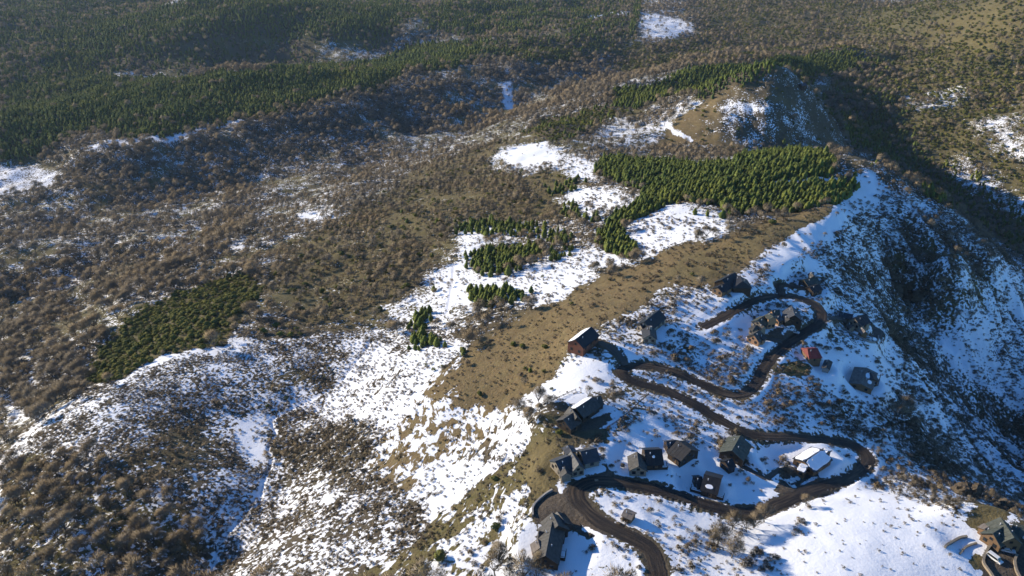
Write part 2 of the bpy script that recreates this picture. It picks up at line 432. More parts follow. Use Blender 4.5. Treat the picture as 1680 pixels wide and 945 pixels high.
# left shoulder: heath under thin snow
paint([(-20,780),(60,715),(140,645),(230,600),(420,555),(560,545),(620,540),(720,545),(760,610),(830,640),(860,735),(790,800),(700,900),(640,960),(-20,960)], .012,
      **{**NONE, 'snow': .46, 'heath': 1})
paint([(140,640),(250,600),(400,560),(480,590),(480,640),(400,660),(330,700),(210,720),(140,690)], .02, snow=.52, heath=1)
paint([(210,590),(280,570),(380,545),(412,560),(400,580),(300,590),(220,620),(150,645)], .012, snow=.78, heath=.3)
paint([(260,700),(370,660),(470,640),(540,610),(480,600),(420,640),(300,680)], .012, heath=1, wood=.0, thick=.55, snow=.35, olive=.4)
paint([(190,720),(330,705),(370,750),(300,790),(180,780)], .03, heath=1, thick=.4, snow=.35, olive=.3)
paint([(430,725),(500,705),(560,690),(610,705),(625,750),(600,790),(530,760),(470,775)], .022, heath=1, thick=.7, snow=.32, olive=.2)
paint([(340,780),(620,780),(700,830),(640,960),(320,1010)], .02, snow=.48, heath=1)
paint([(480,660),(550,640),(560,560),(610,560),(660,575),(740,560),(790,600),(800,650),(850,680),(860,735),(790,790),(720,850),(650,790),(625,700),(560,690)], .012, **{**NONE, 'snow': .74, 'heath': .5, 'streak': .8})
paint([(700,860),(720,760),(740,660),(790,640),(850,690),(850,735),(790,790)], .02, snow=.70, heath=.3)
paint([(690,700),(720,645),(770,640),(830,650),(850,690),(800,745),(735,740)], .02, snow=.58, streak=.95, heath=.25)
paint([(370,690),(440,680),(440,760),(400,765),(370,740)], .01, snow=.8, heath=.3)
# brown meadow on the ridge and its streaked lower edge
paint([(590,770),(640,690),(690,635),(745,590),(850,530),(950,490),(1040,440),(1200,395),(1360,340),(1382,345),(1330,385),(1260,425),(1180,470),(1100,475),(1000,520),(930,565),(895,612),(835,665),(800,720),(740,760),(660,800)], .03,
      **{**NONE, 'snow': .52, 'tan': .8, 'olive': .2, 'heath': .2, 'streak': .9})
paint([(712,648),(755,592),(835,525),(935,478),(1030,432),(1195,388),(1360,340),(1380,347),(1325,388),(1255,425),(1180,466),(1100,472),(1000,520),(930,564),(895,612),(835,652),(770,668)], .028,
      **{**NONE, 'snow': .09, 'tan': .85, 'olive': .45, 'heath': .24, 'streak': .5, 'bush': .012})
paint([(1080,465),(1130,420),(1240,385),(1360,343),(1376,347),(1300,395),(1180,455)], .012, tan=.45, olive=.8, snow=.03)
paint([(560,960),(660,900),(740,830),(800,780),(860,725),(890,680),(960,690),(965,715),(930,735),(905,790),(880,820),(870,870),(800,920),(760,960)], .012,
      **{**NONE, 'snow': .36, 'olive': .9, 'tan': .15, 'heath': .5, 'streak': .85, 'bush': .02})
paint([(850,760),(870,720),(905,715),(915,770),(900,800),(870,815)], .008, snow=.08, olive=.7, tan=.4)
paint([(800,960),(870,860),(878,930),(880,960)], .008, snow=.95, heath=.05, streak=0)
paint([(690,960),(720,900),(780,850),(850,800),(860,850),(800,960)], .012, snow=.55)
# settled ridge
paint([(880,960),(880,830),(905,790),(965,715),(1000,690),(1020,640),(900,610),(930,570),(1000,525),(1100,478),(1180,470),(1260,428),(1320,390),(1400,450),(1440,510),(1480,600),(1500,700),(1420,720),(1430,780),(1200,860),(1100,960)], .010,
      **{**NONE, 'snow': .60, 'heath': .62, 'olive': .4})
paint([(840,660),(905,610),(940,580),(1000,590),(1010,625),(960,650),(940,655),(880,665)], .008, **{**NONE, 'snow': .9, 'heath': .1})
paint([(870,640),(990,655),(1040,645),(1020,680),(930,735),(960,755),(1000,770),(1060,790),(1000,700)], .01, snow=.7)
paint([(985,715),(1050,690),(1110,690),(1180,745),(1170,770),(1120,800),(1040,780),(1000,750)], .008, snow=.88, heath=.12)
paint([(1190,760),(1250,740),(1270,725),(1360,728),(1400,745),(1395,770),(1330,790),(1250,830),(1180,835),(1120,805)], .008, snow=.95, heath=.06)
paint([(905,715),(930,735),(965,722),(1000,720),(1000,700),(940,705)], .006, snow=.05, olive=.6, gravel=.4)
paint([(1060,650),(1180,700),(1150,720),(1080,690)], .01, heath=.8, snow=.62)
paint([(1170,500),(1200,490),(1240,500),(1230,560),(1200,590),(1170,560)], .008, snow=.85, heath=.3)
paint([(1100,560),(1170,570),(1230,600),(1210,640),(1150,620),(1080,600)], .01, heath=.9, snow=.6)
paint([(1290,600),(1330,560),(1400,560),(1450,580),(1480,640),(1470,660),(1420,650),(1360,630),(1330,620)], .01, snow=.92, heath=.14)
paint([(1280,600),(1310,585),(1330,600),(1330,615),(1260,615)], .006, snow=.15, olive=.8, heath=.4)
paint([(1240,640),(1330,625),(1440,665),(1470,700),(1400,712),(1300,705),(1220,690)], .01, snow=.62, heath=.9)
paint([(1190,470),(1215,485),(1240,478),(1250,465),(1235,458),(1200,472)], .005, snow=1, heath=0)
paint([(980,810),(1020,800),(1090,825),(1180,850),(1200,870),(1080,880),(1030,865),(985,835)], .008, snow=.88, heath=.2)
paint([(1085,880),(1190,860),(1250,860),(1180,960),(1060,960)], .01, snow=.72, heath=.65)
paint([(940,870),(1000,880),(1050,905),(1050,960),(840,960),(870,900)], .008, snow=.8, heath=.3)
paint([(925,885),(960,870),(960,900),(935,930),(920,925)], .006, snow=1, heath=0)
# lower right
paint([(1420,720),(1500,700),(1560,790),(1640,830),(1700,850),(1700,960),(1430,800)], .01, **{**NONE, 'snow': .55, 'heath': 1, 'thick': .35, 'olive': .3})
paint([(1180,960),(1240,860),(1340,810),(1430,782),(1480,800),(1560,850),(1610,880),(1610,1010),(1180,1010)], .008, **{**NONE, 'snow': .95, 'heath': .13})
paint([(1190,960),(1210,880),(1270,870),(1290,900),(1260,960)], .008, snow=.75, heath=.7)
paint([(1430,800),(1440,785),(1560,795),(1600,830),(1600,860),(1520,830)], .01, snow=.62, heath=.9, thick=.4)
paint([(1585,860),(1600,825),(1640,835),(1640,870),(1625,880),(1600,870)], .006, **{**NONE, 'snow': 0, 'olive': .9, 'tan': .4})
paint([(1575,915),(1590,898),(1612,905),(1612,930),(1590,930)], .005, **{**NONE, 'snow': 0, 'olive': .9, 'tan': .2})
# steep right flank
paint([(1320,395),(1390,345),(1440,280),(1480,300),(1560,358),(1700,450),(1700,870),(1640,830),(1560,790),(1500,700),(1480,600),(1440,510),(1400,450)], .010,
      **{**NONE, 'snow': .62, 'heath': .85, 'thick': .2})
paint([(1450,400),(1500,330),(1560,370),(1640,430),(1620,500),(1560,560),(1500,520),(1470,470)], .015, snow=.52, thick=1, wood=.55, heath=.5)
paint([(1520,560),(1580,540),(1640,470),(1700,480),(1700,720),(1600,650)], .02, snow=.72, heath=.8, thick=.12)
paint([(1440,470),(1490,500),(1540,590),(1620,650),(1700,700),(1700,740),(1600,690),(1520,630),(1460,540)], .02, snow=.4, heath=.8, thick=.85, olive=.3)
paint([(1440,420),(1470,430),(1480,490),(1450,480),(1400,450),(1360,440)], .015, snow=.4, heath=.7, thick=.6)
paint([(1500,690),(1530,720),(1600,790),(1660,820),(1640,835),(1580,800),(1500,730)], .015, snow=.38, heath=.9, thick=.75)
paint([(1260,440),(1300,400),(1370,350),(1410,300),(1440,280),(1440,310),(1390,370),(1320,410),(1290,440)], .006, snow=.95, heath=.05, wood=0)
strip([(1270,450),(1310,395),(1375,352),(1398,318),(1440,290)], 5, .006, snow=.97, heath=.02, wood=0)
paint([(1380,255),(1430,255),(1445,272),(1400,278)], .006, **{**NONE, 'snow': .35, 'tan': .5, 'olive': .5})
paint([(1490,350),(1540,372),(1620,425),(1640,470),(1600,540),(1560,555),(1520,510),(1480,450),(1470,390)], .02, snow=.45, thick=1, wood=.75, heath=.4)
paint([(1560,620),(1640,560),(1700,560),(1700,640),(1620,650)], .02, thick=.25, heath=.9)
# plantation on the ridge
paint([(975,280),(1000,255),(1075,262),(1150,272),(1215,262),(1290,247),(1355,258),(1370,275),(1345,300),(1402,293),(1408,308),(1375,332),(1290,352),(1215,348),(1195,335),(1150,336),(1100,338),(1045,352),(1022,366),(1030,390),(1052,405),(1040,418),(1000,412),(980,392),(1002,358),(1042,328),(1065,305),(1030,300)], .004,
      **{**NONE, 'pine': 1, 'snow': .08})
strip([(1275,312),(1310,302),(1370,292)], 3.0, .003, pine=0, snow=.75)
strip([(1040,285),(1075,292),(1100,283)], 3.0, .003, pine=0, snow=.1)
# small pine groups
for pg, d in ([(765,425),(800,408),(870,402),(890,412),(850,432),(830,448),(800,452),(770,445)], .9), ([(762,490),(775,470),(800,475),(855,475),(857,490),(830,495),(800,498),(785,505)], .8), \
             ([(665,570),(680,550),(715,560),(720,572),(690,580)], .9), ([(660,535),(690,515),(705,530),(690,550)], .7), ([(710,375),(800,362),(890,372),(930,385),(930,400),(860,385),(760,385)], .45), \
             ([(890,415),(930,400),(935,412),(900,425)], .6), ([(900,345),(930,335),(990,360),(960,365)], .35), ([(880,300),(900,320),(960,300),(950,290)], .25):
    paint(pg, .012, pine=d, wood=0)
# green bushes on the left shoulder
paint([(140,632),(160,570),(250,510),(330,465),(400,452),(432,478),(400,525),(350,568),(270,588),(210,618)], .006, **{**NONE, 'bush': 1, 'snow': .1, 'olive': .6})
paint([(380,555),(440,520),(500,530),(560,540),(420,560)], .01, bush=.15, wood=.55, snow=.2)
# lower left wood
paint([(-30,760),(60,750),(150,745),(200,790),(270,830),(330,850),(345,900),(330,960),(-30,960)], .012, **{**NONE, 'wood': 1, 'snow': .42, 'heath': .25})
paint([(-20,770),(60,700),(140,642),(200,612),(205,622),(140,655),(60,722),(0,790)], .008, snow=.62, wood=.1, heath=.5)
strip([(-10,775),(30,735)], 3, .004, snow=1, wood=0)
# yards
YARD = dict(NONE, gravel=1, snow=0)
paint([(872,845),(880,822),(905,806),(940,800),(955,830),(985,862),(1000,880),(965,878),(940,862),(905,850),(880,862)], .003, warp=False, **YARD)
paint([(930,705),(960,690),(1000,680),(1003,690),(985,702),(950,708)], .003, warp=False, **YARD)
paint([(1614,990),(1612,915),(1625,888),(1655,882),(1700,905),(1700,990)], .003, warp=False, **YARD)
paint([(1270,806),(1288,768),(1340,772),(1356,796),(1310,820)], .003, warp=False, **YARD)
paint([(990,762),(960,770),(940,785),(950,795),(985,785),(1010,780)], .003, warp=False, **YARD)
paint([(1255,548),(1285,540),(1320,545),(1290,562)], .003, warp=False, **YARD)
strip([(950,783),(968,773),(985,768)], 2.2, .002, warp=False, snow=1, gravel=0)
strip([(1010,795),(1100,815),(1160,838),(1205,850)], 0.1, .002, warp=False, snow=1)
# along the roads: cleared bank
rb = np.clip(1 - ROADD / 2.2, 0, 1) * (ROADD > -50)
F['snow'] = np.where(ROADD < 2.6, F['snow'] * (0.45 + .55 * smooth(.4, 2.6, ROADD)), F['snow'])
F['gravel'] = np.maximum(F['gravel'], (1 - smooth(.3, 2.4, ROADD + 1.6 * fbm(XG / 6, YG / 6, 191, 3))) * .75)
berm = np.exp(-((ROADD - 2.6) / 1.0) ** 2) * smooth(-.1, .4, fbm(XG / 14, YG / 14, 93, 3))
F['snow'] = F['snow'] * (1 - berm) + berm * .98
Z += berm * 0.45
for k in ('wood', 'pine', 'heath', 'bush', 'thick'): F[k] *= smooth(1.5, 3.2, ROADD)
for D_ in (DITCH, DITCH2, TRACK):
    w = 1 - smooth(.6, 1.8, D_)
    w = w * smooth(-.5, .1, fbm(XG / 12, YG / 12, 411, 2)) * .9
    F['snow'] = F['snow'] * (1 - w) + .8 * w
    for k in ('wood', 'pine', 'heath', 'bush', 'thick'): F[k] *= 1 - w
# the steep right flank is cut by rills and ribs
paint([(1400,400),(1440,330),(1500,335),(1560,385),(1700,475),(1700,800),(1600,740),(1540,690),(1500,640),(1470,560),(1440,480)], .03, rug=1)
rib = 1 - 2 * np.abs(fbm(XG / 26 + YG / 60, YG / 55 - XG / 70, 431, 4))
Z += F['rug'] * ((rib - .45) * 7.0 + fbm(XG / 7, YG / 7, 441, 3) * .9)
F['snow'] = np.where(F['rug'] > .3, F['snow'] + (rib - .5) * .22, F['snow'])
F['thick'] = np.clip(F['thick'] + F['rug'] * (.35 - rib) * .7, 0, 1)
# break up the wood into denser and looser stands
clump = fbm(XG / 45, YG / 45, 131, 3)
cm = smooth(-.35, .1, clump)
F['olive'] = np.where(F['wood'] > .3, np.maximum(F['olive'], (1 - cm) * .75), F['olive'])
F['wood'] *= cm * .76 + .24
paint([(-30,760),(60,750),(150,745),(200,790),(270,830),(330,850),(345,900),(330,1010),(-60,1010)], .02, wood=.95, thick=.25)
F['thick'] *= smooth(-.4, .15, fbm(XG / 14, YG / 14, 137, 3)) * .8 + .2
F['heath'] *= smooth(-.35, .3, fbm(XG / 13, YG / 13, 151, 4)) * .8 + .2
F['snow'] = np.clip(F['snow'] + (.12 * fbm(XG / 40, YG / 40, 171, 3) + .16 * fbm(XG / 9, YG / 9, 177, 3)) * (F['snow'] > .1) * (F['snow'] < .93), 0, 1)

# ------------------------------------------------------------------ materials
def new_mat(name, col=(.5, .5, .5), rough=.85, spec=.2):
    m = bpy.data.materials.new(name)
    m.use_nodes = True
    b = m.node_tree.nodes['Principled BSDF']
    b.inputs['Base Color'].default_value = (*col, 1)
    b.inputs['Roughness'].default_value = rough
    b.inputs['Specular IOR Level'].default_value = spec
    return m
def nn(m, t, **kw):
    nd = m.node_tree.nodes.new(t)
    for k, v in kw.items(): setattr(nd, k, v)
    return nd
def lk(m, a, b): m.node_tree.links.new(a, b)
def bsdf(m): return m.node_tree.nodes['Principled BSDF']
def mathn(m, op, a, b=None, c=None):
    nd = nn(m, 'ShaderNodeMath', operation=op)
    for i, v in enumerate((a, b, c)):
        if v is None: continue
        if isinstance(v, (int, float)): nd.inputs[i].default_value = v
        else: lk(m, v, nd.inputs[i])
    return nd.outputs[0]
def mixc(m, f, a, b):
    nd = nn(m, 'ShaderNodeMix', data_type='RGBA')
    for s, v in ((nd.inputs[0], f), (nd.inputs[6], a), (nd.inputs[7], b)):
        if isinstance(v, tuple): s.default_value = (*v, 1)
        elif isinstance(v, (int, float)): s.default_value = v
        else: lk(m, v, s)
    return nd.outputs[2]
def noise(m, vec, scale, detail=4, rough=.55, dist=0):
    nd = nn(m, 'ShaderNodeTexNoise')
    nd.inputs['Scale'].default_value = scale; nd.inputs['Detail'].default_value = detail
    nd.inputs['Roughness'].default_value = rough; nd.inputs['Distortion'].default_value = dist
    lk(m, vec, nd.inputs['Vector'])
    return nd.outputs['Fac']
def maprange(m, v, a, b, c=0., d=1., clamp=True):
    nd = nn(m, 'ShaderNodeMapRange'); nd.clamp = clamp
    lk(m, v, nd.inputs[0])
    for i, x in zip((1, 2, 3, 4), (a, b, c, d)): nd.inputs[i].default_value = x
    return nd.outputs[0]
def attr(m, name):
    nd = nn(m, 'ShaderNodeAttribute'); nd.attribute_name = name
    return nd

def ground_material():
    m = new_mat('ground_snow_grass', rough=.9, spec=.15)
    geo = nn(m, 'ShaderNodeNewGeometry'); pos = geo.outputs['Position']
    a1 = attr(m, 'cover_a'); a2 = attr(m, 'cover_b')
    s1 = nn(m, 'ShaderNodeSeparateColor'); lk(m, a1.outputs['Color'], s1.inputs[0])
    s2 = nn(m, 'ShaderNodeSeparateColor'); lk(m, a2.outputs['Color'], s2.inputs[0])
    snow, tan, olive = s1.outputs; gravel, streak, wood = s2.outputs
    # snow breakup: round patches, mixed with patches stretched along the contour lines
    iso = maprange(m, noise(m, pos, .55, 5, .62), .28, .72)
    mp = nn(m, 'ShaderNodeVectorMath', operation='MULTIPLY'); lk(m, pos, mp.inputs[0]); mp.inputs[1].default_value = (.16, .16, 1.15)
    st = maprange(m, noise(m, mp.outputs[0], 1.0, 4, .6, .35), .30, .70)
    mx = nn(m, 'ShaderNodeMix'); lk(m, streak, mx.inputs[0]); lk(m, iso, mx.inputs[2]); lk(m, st, mx.inputs[3])
    big = maprange(m, noise(m, pos, .09, 3, .5), .3, .7)
    thr = mathn(m, 'ADD', mathn(m, 'MULTIPLY', mx.outputs[0], .75), mathn(m, 'MULTIPLY', big, .25))
    mask = maprange(m, mathn(m, 'SUBTRACT', snow, thr), -.035, .035)
    # earth, litter, grass
    fine = noise(m, pos, 1.3, 8, .75); mid = noise(m, pos, .22, 8, .7)
    litter = mixc(m, maprange(m, fine, .3, .7), (.050, .040, .028), (.125, .098, .066))
    litter = mixc(m, maprange(m, mid, .4, .7), litter, (.105, .088, .050))
    tanc = mixc(m, maprange(m, fine, .3, .7), (.110, .073, .034), (.33, .225, .108))
    tanc = mixc(m, maprange(m, mid, .35, .75), tanc, (.23, .18, .078))
    ol = mixc(m, maprange(m, fine, .3, .7), (.065, .062, .020), (.195, .175, .062))
    ol = mixc(m, maprange(m, mid, .4, .75), ol, (.17, .13, .07))
    tanc = mixc(m, maprange(m, st, .25, .75, .38, 0), tanc, (.070, .052, .026))
    ol = mixc(m, maprange(m, st, .25, .75, .45, 0), ol, (.050, .046, .018))
    grv = mixc(m, maprange(m, fine, .3, .7), (.045, .036, .027), (.135, .110, .084))
    c = mixc(m, olive, litter, ol); c = mixc(m, tan, c, tanc); c = mixc(m, gravel, c, grv)
    sn = mixc(m, fine, (.78, .80, .83), (.90, .91, .92))
    c = mixc(m, mask, c, sn)
    lk(m, c, bsdf(m).inputs['Base Color'])
    lk(m, maprange(m, mask, 0, 1, .95, .55), bsdf(m).inputs['Roughness'])
    bp = nn(m, 'ShaderNodeBump'); bp.inputs['Distance'].default_value = .7; bp.inputs['Strength'].default_value = .8
    hh = mathn(m, 'ADD', mathn(m, 'MULTIPLY', noise(m, pos, .8, 4, .6), maprange(m, mask, 0, 1, 1.0, .30)), mathn(m, 'MULTIPLY', mask, .30))
    lk(m, hh, bp.inputs['Height']); lk(m, bp.outputs[0], bsdf(m).inputs['Normal'])
    return m
M = {}
M['ground'] = ground_material()
def road_material(name, dark, light, amount):
    m = new_mat(name, rough=.75, spec=.3)
    geo = nn(m, 'ShaderNodeNewGeometry'); pos = geo.outputs['Position']
    uv = nn(m, 'ShaderNodeUVMap'); uv.uv_map = 'UVMap'
    mp = nn(m, 'ShaderNodeVectorMath', operation='MULTIPLY'); lk(m, uv.outputs[0], mp.inputs[0]); mp.inputs[1].default_value = (6, .06, 1)
    tr = noise(m, mp.outputs[0], 1.0, 3, .6)
    big = noise(m, pos, .07, 3, .5)
    f = mathn(m, 'MULTIPLY', maprange(m, tr, .42, .68), maprange(m, big, .36, .60, .12, amount))
    c = mixc(m, f, dark, light)
    c = mixc(m, maprange(m, noise(m, pos, 2.2, 4, .6), .5, .8, 0, .5), c, light)
    lk(m, c, bsdf(m).inputs['Base Color'])
    bp = nn(m, 'ShaderNodeBump'); bp.inputs['Distance'].default_value = .12
    lk(m, mathn(m, 'ADD', tr, noise(m, pos, 2.0, 4)), bp.inputs['Height']); lk(m, bp.outputs[0], bsdf(m).inputs['Normal'])
    return m
M['mud_road'] = road_material('wet_earth_road', (.012, .010, .009), (.110, .076, .046), 1.0)
M['gravel_road'] = road_material('gravel_drive', (.065, .055, .045), (.16, .13, .095), .9)

def veg_material(name, c0, c1, dark=.55, alt=None):
    m = new_mat(name, rough=.9, spec=.1)
    oi = nn(m, 'ShaderNodeObjectInfo')
    c = mixc(m, oi.outputs['Random'], c0, c1)
    if alt:
        st = noise(m, oi.outputs['Location'], .012, 3, .6)
        c = mixc(m, maprange(m, st, .40, .60), c, mixc(m, oi.outputs['Random'], alt[0], alt[1]))
    geo = nn(m, 'ShaderNodeNewGeometry')
    c = mixc(m, maprange(m, geo.outputs['Random Per Island'], 0, 1, 0, dark), c, tuple(v * .45 for v in c0))
    lk(m, c, bsdf(m).inputs['Base Color'])
    return m
M['twig'] = veg_material('bare_twigs', (.29, .232, .150), (.46, .365, .235), .36, ((.215, .188, .142), (.35, .305, .235)))
M['bark'] = veg_material('grey_bark', (.12, .105, .09), (.19, .17, .145), .3)
M['needle'] = veg_material('pine_needles', (.098, .130, .030), (.195, .215, .048), .40, ((.078, .118, .032), (.155, .190, .048)))
M['trunk'] = veg_material('pine_bark', (.10, .07, .05), (.14, .10, .07), .3)
M['shrub'] = veg_material('heath_twigs', (.165, .138, .102), (.31, .255, .180), .4, ((.175, .138, .09), (.34, .26, .165)))
M['leaf'] = veg_material('bush_leaves', (.150, .160, .036), (.250, .230, .060), .45, ((.085, .100, .030), (.160, .165, .048)))

def plain(name, c0, c1, scale=1.5, rough=.7, spec=.3, bump=0):
    m = new_mat(name, rough=rough, spec=spec)
    tc = nn(m, 'ShaderNodeTexCoord')
    n1 = noise(m, tc.outputs['Object'], scale, 4, .6)
    lk(m, mixc(m, maprange(m, n1, .3, .7), c0, c1), bsdf(m).inputs['Base Color'])
    if bump:
        bp = nn(m, 'ShaderNodeBump'); bp.inputs['Distance'].default_value = bump
        lk(m, n1, bp.inputs['Height']); lk(m, bp.outputs[0], bsdf(m).inputs['Normal'])
    return m
def board(name, c0, c1, scale=3.0):
    m = new_mat(name, rough=.8, spec=.2)
    tc = nn(m, 'ShaderNodeTexCoord')
    mp = nn(m, 'ShaderNodeVectorMath', operation='MULTIPLY'); lk(m, tc.outputs['Object'], mp.inputs[0]); mp.inputs[1].default_value = (.3, .3, scale)
    n1 = noise(m, mp.outputs[0], 1.5, 4, .6)
    lk(m, mixc(m, maprange(m, n1, .3, .7), c0, c1), bsdf(m).inputs['Base Color'])
    return m
M['wood_dark'] = board('dark_timber', (.035, .025, .018), (.075, .052, .035))
M['wood_warm'] = board('warm_timber', (.14, .085, .045), (.24, .15, .08))
M['wood_red'] = board('red_timber', (.13, .05, .03), (.20, .08, .05))
M['stone'] = plain('pale_stone', (.18, .15, .11), (.34, .28, .20), 1.2, .85, .2, .05)
M['brick'] = plain('tan_brick', (.30, .17, .09), (.42, .25, .14), 2.0, .85, .2, .03)
M['render'] = plain('grey_render', (.25, .23, .20), (.34, .31, .27), .8, .85)
M['roof_black'] = plain('black_metal_roof', (.010, .010, .012), (.022, .021, .021), .6, .5, .4)
M['roof_grey'] = plain('grey_shingle_roof', (.040, .038, .034), (.088, .082, .074), 1.0, .7, .3)
M['roof_slate'] = plain('slate_blue_roof', (.032, .035, .042), (.066, .070, .078), 1.0, .6, .35)
M['roof_green'] = plain('green_grey_roof', (.040, .047, .038), (.078, .086, .070), 1.0, .65, .3)
M['roof_red'] = plain('red_metal_roof', (.13, .022, .018), (.21, .046, .036), .5, .5, .4)
M['roof_log'] = board('weathered_plank_roof', (.12, .10, .085), (.22, .19, .16), 2.0)
M['snow'] = plain('snow', (.80, .82, .85), (.90, .91, .92), .5, .6, .3, .08)
M['white'] = plain('white_paint', (.70, .70, .68), (.80, .80, .78), .5, .5)
M['metal'] = plain('pale_metal', (.45, .45, .45), (.6, .6, .6), 1, .35, .5)
M['glass'] = new_mat('window_glass', (.02, .025, .03), .08, .5)
M['rubber'] = new_mat('tyre_rubber', (.02, .02, .02), .8)
M['silver'] = plain('silver_car_paint', (.50, .51, .52), (.58, .58, .58), .5, .25, .5)
M['rock'] = plain('brown_rock', (.050, .042, .031), (.14, .108, .074), .9, .95, .1, .4)
M['earth'] = plain('bare_earth_bank', (.10, .075, .045), (.19, .145, .08), .6, .95, .1, .2)

# ------------------------------------------------------------------ mesh helpers
class MB:
    def __init__(s): s.v = []; s.f = []
    def add(s, vs, fs):
        o = len(s.v); s.v += [tuple(v) for v in vs]; s.f += [tuple(i + o for i in f) for f in fs]
    def box(s, x0, x1, y0, y1, z0, z1):
        s.add([(x0,y0,z0),(x1,y0,z0),(x1,y1,z0),(x0,y1,z0),(x0,y0,z1),(x1,y0,z1),(x1,y1,z1),(x0,y1,z1)],
              [(0,3,2,1),(4,5,6,7),(0,1,5,4),(1,2,6,5),(2,3,7,6),(3,0,4,7)])
    def tube(s, a, b, r0, r1, k=5):
        a = Vector(a); b = Vector(b); d = (b - a).normalized()
        u = d.orthogonal().normalized(); w = d.cross(u)
        vs = []
        for p, r in ((a, r0), (b, r1)):
            for q in range(k):
                t = 2 * math.pi * q / k
                vs.append(p + (u * math.cos(t) + w * math.sin(t)) * r)
        fs = [(q, (q + 1) % k, k + (q + 1) % k, k + q) for q in range(k)] + [tuple(range(k, 2 * k))]
        s.add(vs, fs)
    def mesh(s, name, *mats, midx=None, smooth_=False):
        me = bpy.data.meshes.new(name)
        me.from_pydata(s.v, [], s.f)
        for m in mats: me.materials.append(M[m])
        if midx is not None: me.polygons.foreach_set('material_index', midx)
        me.validate()
        if smooth_: me.polygons.foreach_set('use_smooth', [True] * len(me.polygons))
        me.update()
        return me
def obj(name, me, parent=None, label=None, cat=None, group=None, kind=None, loc=None):
    o = bpy.data.objects.new(name, me)
    COL.objects.link(o)
    if parent is not None: o.parent = parent
    if loc is not None: o.location = loc
    if label: o['label'] = label
    if cat: o['category'] = cat
    if group: o['group'] = group
    if kind: o['kind'] = kind
    return o
def empty(name, loc, rz=0, **kw):
    o = obj(name, None, **kw)
    o.location = loc; o.rotation_euler = (0, 0, rz); o.empty_display_size = .5
    return o

# ------------------------------------------------------------------ houses: laid out first (their pads shape the ground)
def unproj_z(px, py, z):
    dx, dy, dz = ray(px, py)
    t = (z - CAMZ) / dz
    return Vector((dx * t, dy * t, z))
def W(x0, y0, x1, y1, w, H=6.5, rise=2.6, roof=None, wall=None, hip=0.0, snow='', chim=()):
    H -= .9 if H > 5 else .3
    w *= .92
    rise = min(max(rise, H - 2.7), 3.2) if H > 4.6 and rise > 1.5 else rise
    return dict(r=((x0, y0), (x1, y1)), w=w, H=H, rise=rise, roof=roof, wall=wall, hip=hip, snow=snow, chim=chim)
